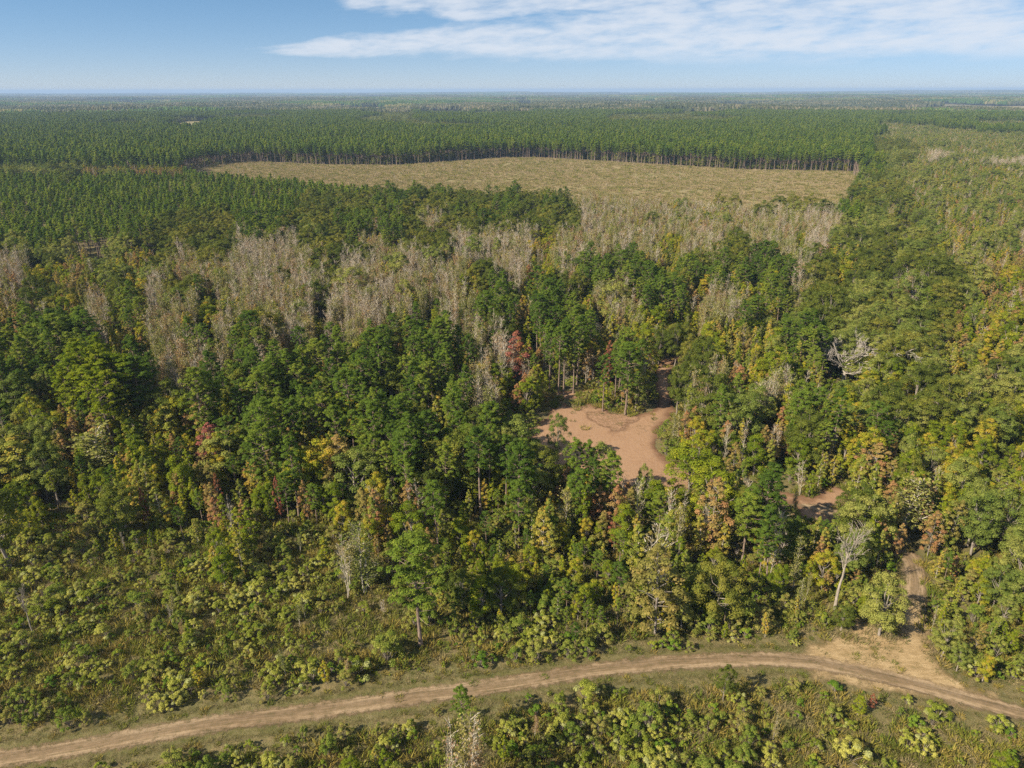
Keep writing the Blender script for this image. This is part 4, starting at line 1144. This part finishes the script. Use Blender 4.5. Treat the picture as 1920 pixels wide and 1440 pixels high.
R = RR(520)
fx, fy = FIELD[:, 0], FIELD[:, 1]
for k in range(420):
    x = R.uniform(fx.min(), fx.max()); y = R.uniform(fy.min(), fy.max())
    if in_poly(np.array([x]), np.array([y]), FIELD)[0]:
        key = random.choice(['green', 'brown', 'green', 'pale', 'bare'])
        s = R.uniform(0.5, 1.3) if key != 'bare' else R.uniform(0.3, 0.7)
        K[key].pts.append(np.array([[x, y, s, s]]))

# understorey at the foot of the far plantation, along the field edge
R = RR(500)
edge_px = [(360, 316), (470, 301), (600, 306), (750, 307), (850, 300), (950, 294), (1020, 294), (1100, 298), (1250, 308), (1400, 316), (1590, 320)]
el_ = smooth_line(ground_poly(edge_px), 40)
for i in range(len(el_) - 1):
    for k in range(6):
        t = R.uniform(); p = el_[i] * (1 - t) + el_[i + 1] * t + R.normal(size=2) * 3
        ppx = project(p[0], p[1], 3)[0]
        if ppx < 480 and R.uniform() < 0.8: continue
        key = random.choice(['young', 'leafy', 'bright', 'brown', 'oak', 'thick', 'leafy', 'dusty'])
        s = R.uniform(0.3, 0.7) if key != 'brown' else R.uniform(0.8, 1.6)
        K[key].pts.append(np.array([[p[0], p[1], s, s * R.uniform(1, 1.6)]]))

# ------------------------------------------------------------------ the setting
def axis_steps(segs):
    o = [segs[0][0]]
    for a, b, s in segs:
        n = max(1, int(round((b - a) / s)))
        o += list(a + (b - a) * (np.arange(n) + 1) / n)
    return np.array(o)

def grid_mesh(name, xs, ys, mat):
    X, Y = np.meshgrid(xs, ys)
    Z = height(X, Y)
    nx = len(xs)
    V = np.stack([X.ravel(), Y.ravel(), Z.ravel()], 1)
    i = (np.arange(len(ys) - 1)[:, None] * nx + np.arange(nx - 1)[None, :]).ravel()
    Q = np.stack([i, i + 1, i + 1 + nx, i + nx], 1)
    me = mesh_from(name, V, [Q], [mat])
    me.polygons.foreach_set('use_smooth', np.ones(len(Q), bool))
    return me

xs = axis_steps([(-30000, -6000, 800), (-6000, -1500, 150), (-1500, -400, 30), (-400, 400, 4), (400, 1500, 30), (1500, 6000, 150), (6000, 30000, 800)])
ys = axis_steps([(-3000, -400, 200), (-400, -20, 30), (-20, 420, 4), (420, 1500, 15), (1500, 6000, 120), (6000, 31000, 500)])
link('ground', grid_mesh('ground', xs, ys, M['ground']), kind='structure', label='rough ground of grass and leaf litter under the woods')

def sheet(name, sdf, bbox, step, dz, mat, label, uv=None, margin=1.5):
    xs = np.arange(bbox[0], bbox[1] + step, step); ys = np.arange(bbox[2], bbox[3] + step, step)
    X, Y = np.meshgrid(xs, ys)
    E = sdf(X, Y)
    nx = len(xs)
    ok = E > -margin
    q = ok[:-1, :-1] & ok[1:, :-1] & ok[:-1, 1:] & ok[1:, 1:]
    i = (np.arange(len(ys) - 1)[:, None] * nx + np.arange(nx - 1)[None, :])[q]
    Q = np.stack([i, i + 1, i + 1 + nx, i + nx], 1)
    used, inv = np.unique(Q, return_inverse=True)
    V = np.stack([X.ravel()[used], Y.ravel()[used], height(X.ravel()[used], Y.ravel()[used]) + dz], 1)
    Q = inv.reshape(-1, 4)
    me = mesh_from(name, V, [Q], [mat])
    a = me.attributes.new('edge', 'FLOAT', 'POINT')
    a.data.foreach_set('value', E.ravel()[used].astype(np.float32))
    if uv is not None:
        U, W = uv(V[:, 0], V[:, 1])
        l = me.uv_layers.new(name='road')
        uvs = np.stack([U[Q.ravel()], W[Q.ravel()]], 1).astype(np.float32)
        l.data.foreach_set('uv', uvs.ravel())
    me.polygons.foreach_set('use_smooth', np.ones(len(Q), bool))
    return link(name, me, kind='structure', label=label)

def bb(P, m=3):
    return (P[:, 0].min() - m, P[:, 0].max() + m, P[:, 1].min() - m, P[:, 1].max() + m)

def poly_sdf(P):
    def f(X, Y):
        d = seg_dist(X, Y, P, closed=True)[0]
        return np.where(in_poly(X, Y, P), d, -d) + (vnoise(X / 2.6, Y / 2.6, 91) - 0.5) * 2.2 + (vnoise(X / 0.9, Y / 0.9, 92) - 0.5) * 1.0
    return f

sheet('verge', lambda X, Y: np.maximum(3.1 - seg_dist(X, Y, ROAD)[0], np.maximum(2.6 - seg_dist(X, Y, TRACK)[0], poly_sdf(JUNCTION)(X, Y))),
      bb(np.vstack([ROAD, TRACK, JUNCTION]), 6), 0.7, 0.05, M['verge'], 'dry grass verge along both sides of the dirt road')
def b_junction(nt, p):
    e = N(nt, 'ShaderNodeAttribute', attribute_name='edge').outputs['Fac']
    n1 = NOISE(nt, p, 0.35, 5, 0.6); n2 = NOISE(nt, MAPV(nt, p, (0.5, 1.6, 1), rot=(0, 0, 0.35)), 1.5, 6, 0.75); n3 = NOISE(nt, p, 7.0, 4, 0.7)
    c = ramp(nt, MATH(nt, 'ADD', MATH(nt, 'MULTIPLY', n1, 0.4), MATH(nt, 'MULTIPLY', n2, 0.6)),
             [(0.30, (0.160, 0.128, 0.052)), (0.45, (0.265, 0.182, 0.091)), (0.58, (0.365, 0.260, 0.141)), (0.72, (0.463, 0.348, 0.199))])
    a = SMOOTH(nt, MATH(nt, 'ADD', e, MATH(nt, 'MULTIPLY_ADD', n1, 4.0, -2.0)), -0.4, 1.6)
    return c, (MATH(nt, 'ADD', n2, n3), 0.10), a
M['junction'] = ground_shader('dry_junction', b_junction)
sheet('dry_junction', poly_sdf(JUNCTION), bb(JUNCTION, 6), 0.6, 0.083, M['junction'], 'worn tan grass where the track meets the road', margin=2.5)
sheet('dirt_road', lambda X, Y: 1.5 - seg_dist(X, Y, ROAD)[0], bb(ROAD, 3), 0.45, 0.09, M['road'], 'sandy dirt road crossing the foreground',
      uv=lambda x, y: seg_dist(x, y, ROAD)[1:], margin=0.8)
sheet('grassy_track', lambda X, Y: np.minimum(2.1 - seg_dist(X, Y, TRACK)[0], 112 - Y), bb(TRACK, 3), 0.45, 0.075, M['track'], 'faint grassy track leaving the road to the clearing',
      uv=lambda x, y: seg_dist(x, y, TRACK)[1:], margin=0.8)
sheet('dirt_clearing', lambda X, Y: np.minimum(np.maximum(poly_sdf(CLEARING)(X, Y), np.maximum(2.4 - seg_dist(X, Y, PATH_BACK)[0], 2.6 - seg_dist(X, Y, PATH_LEFT)[0])),
      -poly_sdf(NOTCH)(X, Y) + 1.6), bb(np.vstack([CLEARING, PATH_BACK, PATH_LEFT]), 5), 0.6, 0.07, M['dirt'], 'bare orange dirt clearing in the woods')
sheet('weedy_notch', poly_sdf(NOTCH), bb(NOTCH, 5), 0.6, 0.11, M['notch'], 'patch of dry weeds in the notch of the clearing', margin=2.5)
sheet('sandy_gap', lambda X, Y: np.maximum(poly_sdf(SANDY_GAP)(X, Y), np.minimum(2.0 - seg_dist(X, Y, TRACK)[0], Y - 112)), bb(np.vstack([SANDY_GAP, TRACK[40:]]), 4), 0.6, 0.06, M['dirt'],
      'small sandy gap on the track between trees')
sheet('cut_field', poly_sdf(FIELD), bb(FIELD, 10), 5.0, 0.35, M['field'], 'wide tan cut over field enclosed by woods', margin=6)
for P_ in FAR_FIELDS_G:
    st = max(15.0, (P_[:, 0].max() - P_[:, 0].min()) / 60)
    sheet('far_field', poly_sdf(P_), bb(P_, 10), st, 3.0, M['field'], 'thin tan field far off in the woods', margin=st)

# ------------------------------------------------------------------ stuff scatter (one object each, geometry nodes)
def scatter(name, protos, pts, label, smin=None, kind='stuff'):
    """pts: x, y, z, rot xyz, scale xyz, index"""
    n = len(pts)
    me = bpy.data.meshes.new(name)
    me.vertices.add(n)
    me.vertices.foreach_set('co', pts[:, :3].astype(np.float32).ravel())
    a = me.attributes.new('rotv', 'FLOAT_VECTOR', 'POINT'); a.data.foreach_set('vector', pts[:, 3:6].astype(np.float32).ravel())
    a = me.attributes.new('sclv', 'FLOAT_VECTOR', 'POINT'); a.data.foreach_set('vector', pts[:, 6:9].astype(np.float32).ravel())
    a = me.attributes.new('pick', 'INT', 'POINT'); a.data.foreach_set('value', pts[:, 9].astype(np.int32))
    o = link(name, me, kind=kind, label=label)
    ng = bpy.data.node_groups.new(name + '_scatter', 'GeometryNodeTree')
    ng.interface.new_socket('Geometry', in_out='INPUT', socket_type='NodeSocketGeometry')
    ng.interface.new_socket('Geometry', in_out='OUTPUT', socket_type='NodeSocketGeometry')
    gi = ng.nodes.new('NodeGroupInput'); go = ng.nodes.new('NodeGroupOutput')
    iop = ng.nodes.new('GeometryNodeInstanceOnPoints')
    if len(protos) > 1:
        gti = ng.nodes.new('GeometryNodeGeometryToInstance')
        for p in protos:
            oi = ng.nodes.new('GeometryNodeObjectInfo')
            oi.transform_space = 'ORIGINAL'
            oi.inputs['Object'].default_value = p
            oi.inputs['As Instance'].default_value = True
            ng.links.new(oi.outputs['Geometry'], gti.inputs[0])
        # unwrap one level: the joined object instances are picked from directly
        jn = ng.nodes.new('GeometryNodeJoinGeometry')
        for nd in list(ng.nodes):
            if nd.bl_idname == 'GeometryNodeObjectInfo':
                ng.links.new(nd.outputs['Geometry'], jn.inputs[0])
        ng.nodes.remove(gti)
        ng.links.new(jn.outputs[0], iop.inputs['Instance'])
        iop.inputs['Pick Instance'].default_value = True
        na = ng.nodes.new('GeometryNodeInputNamedAttribute'); na.data_type = 'INT'; na.inputs['Name'].default_value = 'pick'
        ng.links.new(na.outputs['Attribute'], iop.inputs['Instance Index'])
    else:
        oi = ng.nodes.new('GeometryNodeObjectInfo')
        oi.transform_space = 'ORIGINAL'
        oi.inputs['Object'].default_value = protos[0]
        oi.inputs['As Instance'].default_value = True
        ng.links.new(oi.outputs['Geometry'], iop.inputs['Instance'])
    nr = ng.nodes.new('GeometryNodeInputNamedAttribute'); nr.data_type = 'FLOAT_VECTOR'; nr.inputs['Name'].default_value = 'rotv'
    e2r = ng.nodes.new('FunctionNodeEulerToRotation')
    ng.links.new(nr.outputs['Attribute'], e2r.inputs[0]); ng.links.new(e2r.outputs[0], iop.inputs['Rotation'])
    ns = ng.nodes.new('GeometryNodeInputNamedAttribute'); ns.data_type = 'FLOAT_VECTOR'; ns.inputs['Name'].default_value = 'sclv'
    ng.links.new(ns.outputs['Attribute'], iop.inputs['Scale'])
    ng.links.new(gi.outputs[0], iop.inputs['Points'])
    ng.links.new(iop.outputs[0], go.inputs[0])
    md = o.modifiers.new('scatter', 'NODES')
    md.node_group = ng
    return o

def full_pts(P, nvar, R, tilt=0.035, dz=0.0):
    n = len(P)
    z = height(P[:, 0], P[:, 1]) + dz
    rot = np.stack([R.normal(size=n) * tilt, R.normal(size=n) * tilt, R.uniform(0, 2 * PI, n)], 1)
    asp = R.uniform(0.84, 1.16, n)
    scl = np.stack([P[:, 3] * asp, P[:, 3] / asp, P[:, 2]], 1)
    return np.concatenate([P[:, :2], z[:, None], rot, scl, R.integers(0, nvar, n)[:, None]], 1)

# ------------------------------------------------------------------ labels
for l in LM:
    l['root'] = None
LMN = [l for l in LM if l['phrase']]
EXTRA = [((1040, 1265), 'middle of the dirt road'), ((300, 1372), 'left part of the road'), ((1700, 1272), 'road junction'), ((1120, 840), 'dirt clearing'),
         ((1545, 950), 'sandy gap'), ((620, 380), 'near left field corner'), ((1000, 297), 'far side of the field'), ((1500, 318), 'far right field corner'),
         ((400, 316), 'left tip of the field'), ((250, 420), 'left pine plantation'), ((1255, 668), 'path behind the clearing'), ((1800, 700), 'yellowing slope at the right'),
         ((1400, 1400), 'shrub patch below the road'), ((150, 1250), 'left end of the road'), ((500, 1150), 'open scrub above the road')]
ANCH = [(l['x'], l['y'], l['phrase']) for l in LMN] + [(*at(*p), t) for p, t in EXTRA]
AX = np.array([a[0] for a in ANCH]); AY = np.array([a[1] for a in ANCH])
_o = ['', 'second', 'third', 'fourth', 'fifth', 'sixth', 'seventh', 'eighth', 'ninth', 'tenth', 'eleventh', 'twelfth', 'thirteenth', 'fourteenth', 'fifteenth', 'sixteenth',
      'seventeenth', 'eighteenth', 'nineteenth']
_t = [('twentieth', 'twenty'), ('thirtieth', 'thirty'), ('fortieth', 'forty'), ('fiftieth', 'fifty'), ('sixtieth', 'sixty'), ('seventieth', 'seventy'), ('eightieth', 'eighty'), ('ninetieth', 'ninety')]
ORD = [(a + ' closest').strip() for a in _o]
for a, b in _t:
    ORD += [a + ' closest'] + [b + '-' + (c or 'first') + ' closest' for c in _o[:9]]
DIRS = ['left of', 'right of', 'behind', 'before']

def make_labels(kd, P):
    """one phrase per plant: its look, its rank by nearness to a thing one can find, and the side of it"""
    n = len(P)
    dx = P[:, 0][:, None] - AX[None, :]; dy = P[:, 1][:, None] - AY[None, :]
    D = np.hypot(dx, dy)
    Q = np.where(np.abs(dx) > np.abs(dy), np.where(dx > 0, 1, 0), np.where(dy > 0, 2, 3))
    rank = np.zeros(D.shape, int)
    for a in range(len(AX)):
        for q in range(4):
            idx = np.where(Q[:, a] == q)[0]
            idx = idx[np.argsort(D[idx, a])]
            rank[idx, a] = np.arange(len(idx))
    labs = []
    for i in range(n):
        near = np.argsort(D[i])[:(14 if kd.name == 'plantation_pine' else 6)]
        a = min(near, key=lambda k: rank[i, k] * 6 + D[i, k] / max(D[i, near[0]], 4.0) * 3)
        r = int(rank[i, a])
        labs.append('%s, %s %s the %s' % (kd.desc, ORD[min(r, len(ORD) - 1)], DIRS[Q[i, a]], ANCH[a][2]))
    return labs

# ------------------------------------------------------------------ individuals and the mass of each kind
R = RR(900)
PART_LIMIT = 130
def place(kd, x, y, z, sh, sw, v, rot, tilt, parts, label, group=None, name=None):
    mw, ml, joint = kd.var[v % len(kd.var)]
    nm = name or kd.name
    if parts and ml is not None:
        o = bpy.data.objects.new(nm, None)
        COL.objects.link(o)
        t = bpy.data.objects.new(kd.stem, mw); COL.objects.link(t); t.parent = o
        c = bpy.data.objects.new(kd.crown, ml); COL.objects.link(c); c.parent = o
    else:
        o = bpy.data.objects.new(nm, joint)
        COL.objects.link(o)
    o.location = (x, y, z)
    o.rotation_euler = (tilt[0], tilt[1], rot)
    o.scale = (sw, sw, sh)
    o['label'] = label
    o['category'] = kd.cat
    if group: o['group'] = group
    return o

LM_KIND = {}
for l in LM:
    kd = K[l['key']]
    s = l['h'] / kd.href
    place(kd, l['x'], l['y'], l['z'], s, s * l['ws'], l['var'], R.uniform(0, 6.28), (0, l['rot']), True, l['label'], group=kd.group)
    LM_KIND[l['key']] = LM_KIND.get(l['key'], 0) + 1

for key, kd in K.items():
    if not kd.pts: continue
    P = np.concatenate(kd.pts)
    z = height(P[:, 0], P[:, 1])
    px, py, dz_ = project(P[:, 0], P[:, 1], z + kd.href * P[:, 2] * 0.7)
    size = kd.href * P[:, 2] / dz_
    vis = (px > 0) & (px < 1920) & (py < 1440) & (py > 0)
    rank = np.argsort(-(size * vis))
    nlim = max(0, 296 - LM_KIND.get(key, 0))
    top = [i for i in rank[:nlim] if vis[i]]
    rest = np.setdiff1d(np.arange(len(P)), top)
    labs = make_labels(kd, P[top]) if top else []
    single = {}
    for j, i in enumerate(top):
        parts = j < PART_LIMIT
        v = int(R.integers(0, len(kd.var)))
        if not parts and len(single) < len(kd.var):
            v = len(single)
        o = place(kd, P[i, 0], P[i, 1], z[i], P[i, 2], P[i, 3], v, R.uniform(0, 6.28), (R.normal() * 0.035, R.normal() * 0.035), parts, labs[j], group=kd.group)
        if not parts and v not in single:
            single[v] = o
    print(key, len(P), 'individual', len(top), 'mass', len(rest))
    if len(rest) and single:
        scatter(kd.stuff, [single[v] for v in sorted(single)], full_pts(P[rest], len(single), R), 'mass of ' + kd.group)
    kd.proto = single

# ------------------------------------------------------------------ ground cover
def cover(name, step, dmax, zones, shapes, mat, label, dens, hs=(0.7, 1.3), seed=0, field=False, verge=0.0):
    X, Y, R = wedge_grid(step, 38, dmax, 700 + seed)
    if field:
        keep = in_poly(X, Y, FIELD) & (R.uniform(size=X.shape) < dens)
        keep &= R.uniform(size=X.shape) < 0.25 + 1.1 * vnoise(X / 40, Y / 14, 77)
    else:
        px, py, _ = project(X, Y, height(X, Y) + 0.3)
        keep = np.isin(zone_at(px, py), [ord(c) for c in zones]) | (seg_dist(X, Y, ROAD)[0] < 8)
        rd = seg_dist(X, Y, ROAD)[0]; td = seg_dist(X, Y, TRACK)[0]
        inner = (rd < 1.8) | (td < 1.3) | in_poly(X, Y, CLEARING) | in_poly(X, Y, SANDY_GAP) | (seg_dist(X, Y, PATH_BACK)[0] < 3.2)
        vg = ((rd < 3.8) | (td < 2.8) | in_poly(X, Y, JUNCTION))
        keep &= (~inner | (R.uniform(size=X.shape) < 0.05)) & (R.uniform(size=X.shape) < np.where(vg, verge, dens)) & (R.uniform(size=X.shape) < 0.35 + vnoise(X / 4, Y / 4, 70 + seed))
    X, Y = X[keep], Y[keep]
    rd = seg_dist(X, Y, ROAD)[0] if not field else np.full(X.shape, 99.)
    s = R.uniform(hs[0], hs[1], len(X)) * np.where(rd < 5, 0.5, 1.0)
    protos = []
    for i, g in enumerate(shapes):
        me = g.mesh(name + '_clump', mat)
        x, y = (X[i], Y[i])
        o = link(name + '_clump', me, kind='stuff', label=label)
        o.location = (x, y, float(height(x, y)) + 0.03); o.scale = (s[i],) * 3
        protos.append(o)
    P = np.stack([X, Y, s, s * R.uniform(0.9, 1.4, len(X))], 1)[len(shapes):]
    print(name, len(P))
    scatter(name, protos, full_pts(P, len(protos), R, 0.1, 0.35 if field else 0.04), label)

tuft_a = [make_tuft(RR(600 + k)) for k in range(3)]
tuft_b = [make_tuft(RR(610 + k), n=60, h=0.85, w=0.7, wid=0.05) for k in range(3)]
tuft_f = [make_tuft(RR(620 + k), n=70, h=1.3, w=1.5, wid=0.10) for k in range(3)]
cover('dry_grass', 0.85, 200, 'stSmZ', tuft_a, M['dry_grass'], 'dry tan grass between the shrubs', 0.95, seed=1, verge=0.9)
cover('weeds', 1.05, 200, 'stSmZgyb', tuft_b, M['green_weeds'], 'low green weeds between the shrubs', 0.7, seed=2, verge=0.35)
cover('field_weeds', 2.6, 1000, '', tuft_f, M['field_weeds'], 'yellowish weeds growing over the cut field', 0.75, seed=3, field=True)

# ------------------------------------------------------------------ far forest: blocks of tree tops out to the horizon
def canopy_block(R, size, n, r, h, sides=6):
    g = Geo()
    for i in range(n):
        x, y = R.uniform(-size / 2, size / 2, 2)
        rr = r * R.uniform(0.6, 1.35); hh = h * R.uniform(0.7, 1.2)
        rings = [(0.72, 0.35), (1.0, 0.62), (0.62, 0.88)]
        V = []
        for f, zf in rings:
            for k in range(sides):
                th = 2 * PI * k / sides + i
                j = R.uniform(0.75, 1.25)
                V.append([x + rr * f * j * math.cos(th), y + rr * f * j * math.sin(th), hh * zf * R.uniform(0.94, 1.06)])
        V.append([x + R.normal() * rr * 0.2, y, hh])
        Q = [[a * sides + k, a * sides + (k + 1) % sides, (a + 1) * sides + (k + 1) % sides, (a + 1) * sides + k] for a in range(2) for k in range(sides)]
        T = [[2 * sides + k, 2 * sides + (k + 1) % sides, 3 * sides] for k in range(sides)]
        g.add(np.array(V), T=np.array(T), Q=np.array(Q), var=np.tile([[R.uniform(), R.uniform()]], (len(V), 1)))
    return g

R = RR(950)
def far_blocks(name, size, dmin, dmax, g_list, label, overlap=0.93):
    st = size * overlap
    xs = np.arange(-dmax * 0.78, dmax * 0.78, st); ys = np.arange(0, dmax, st)
    X, Y = np.meshgrid(xs, ys); X = X.ravel() + R.uniform(-0.05, 0.05, X.size) * st; Y = Y.ravel() + R.uniform(-0.05, 0.05, Y.size) * st
    d = np.hypot(X, Y)
    keep = (d > dmin) & (d < dmax) & (np.abs(X) < (Y + 200) * HALF)
    for P_ in FAR_FIELDS_G:
        keep &= ~in_poly(X, Y, P_)
    keep &= ~((vnoise(X / 500, Y / 1300, 61) > 0.76) & (d > 3000))
    X, Y = X[keep], Y[keep]
    s = R.uniform(0.85, 1.15, len(X)) * (0.7 + 0.6 * vnoise(X / 600, Y / 900, 62))
    protos = []
    for i, g in enumerate(g_list):
        me = g.mesh(name + '_block', M['far_canopy' if i < len(g_list) // 2 else 'far_hardwood'])
        o = link(name + '_block', me, kind='stuff', label=label)
        o.location = (X[i], Y[i], float(height(X[i], Y[i])))
        protos.append(o)
    P = np.stack([X, Y, s, np.ones(len(X))], 1)[len(g_list):]
    pts = full_pts(P, len(protos), R, 0.0)
    pts[:, 5] = R.integers(0, 4, len(pts)) * PI / 2
    hw = vnoise(P[:, 0] / 520, P[:, 1] / 900, 63) + 0.5 * vnoise(P[:, 0] / 150, P[:, 1] / 300, 64) > 0.86
    hn = len(protos) // 2
    pts[:, 9] = np.where(hw, hn, 0) + R.integers(0, hn, len(pts))
    print(name, len(pts))
    scatter(name, protos, pts, label)

far_blocks('distant_forest', 90, 2280, 7000, [canopy_block(RR(960 + k), 90, 150, 4.6, 19) for k in range(4)], 'continuous far forest beyond the plantation')
far_blocks('horizon_forest', 360, 7000, 29000, [canopy_block(RR(970 + k), 360, 420, 13, 20) for k in range(4)], 'bluish forest reaching to the horizon')

# ------------------------------------------------------------------ haze
def haze_box():
    x0, x1, y0, y1, z0, z1 = -31500, 31500, -4000, 32500, -180, 93
    V = np.array([[x, y, z] for x in (x0, x1) for y in (y0, y1) for z in (z0, z1)], float)
    F = np.array([[0, 1, 3, 2], [4, 6, 7, 5], [0, 4, 5, 1], [2, 3, 7, 6], [0, 2, 6, 4], [1, 5, 7, 3]])
    m, nt = new_mat('haze')
    v = N(nt, 'ShaderNodeVolumePrincipled')
    v.inputs['Color'].default_value = (0.40, 0.56, 0.82, 1)
    v.inputs['Density'].default_value = 0.000092
    v.inputs['Anisotropy'].default_value = 0.0
    o = N(nt, 'ShaderNodeOutputMaterial')
    L(nt, v.outputs[0], o.inputs['Volume'])
    link('haze', mesh_from('haze', V, [F], [m]), kind='stuff', label='thin blue haze that softens the far woods')
haze_box()
print('objects', len(scene.objects))
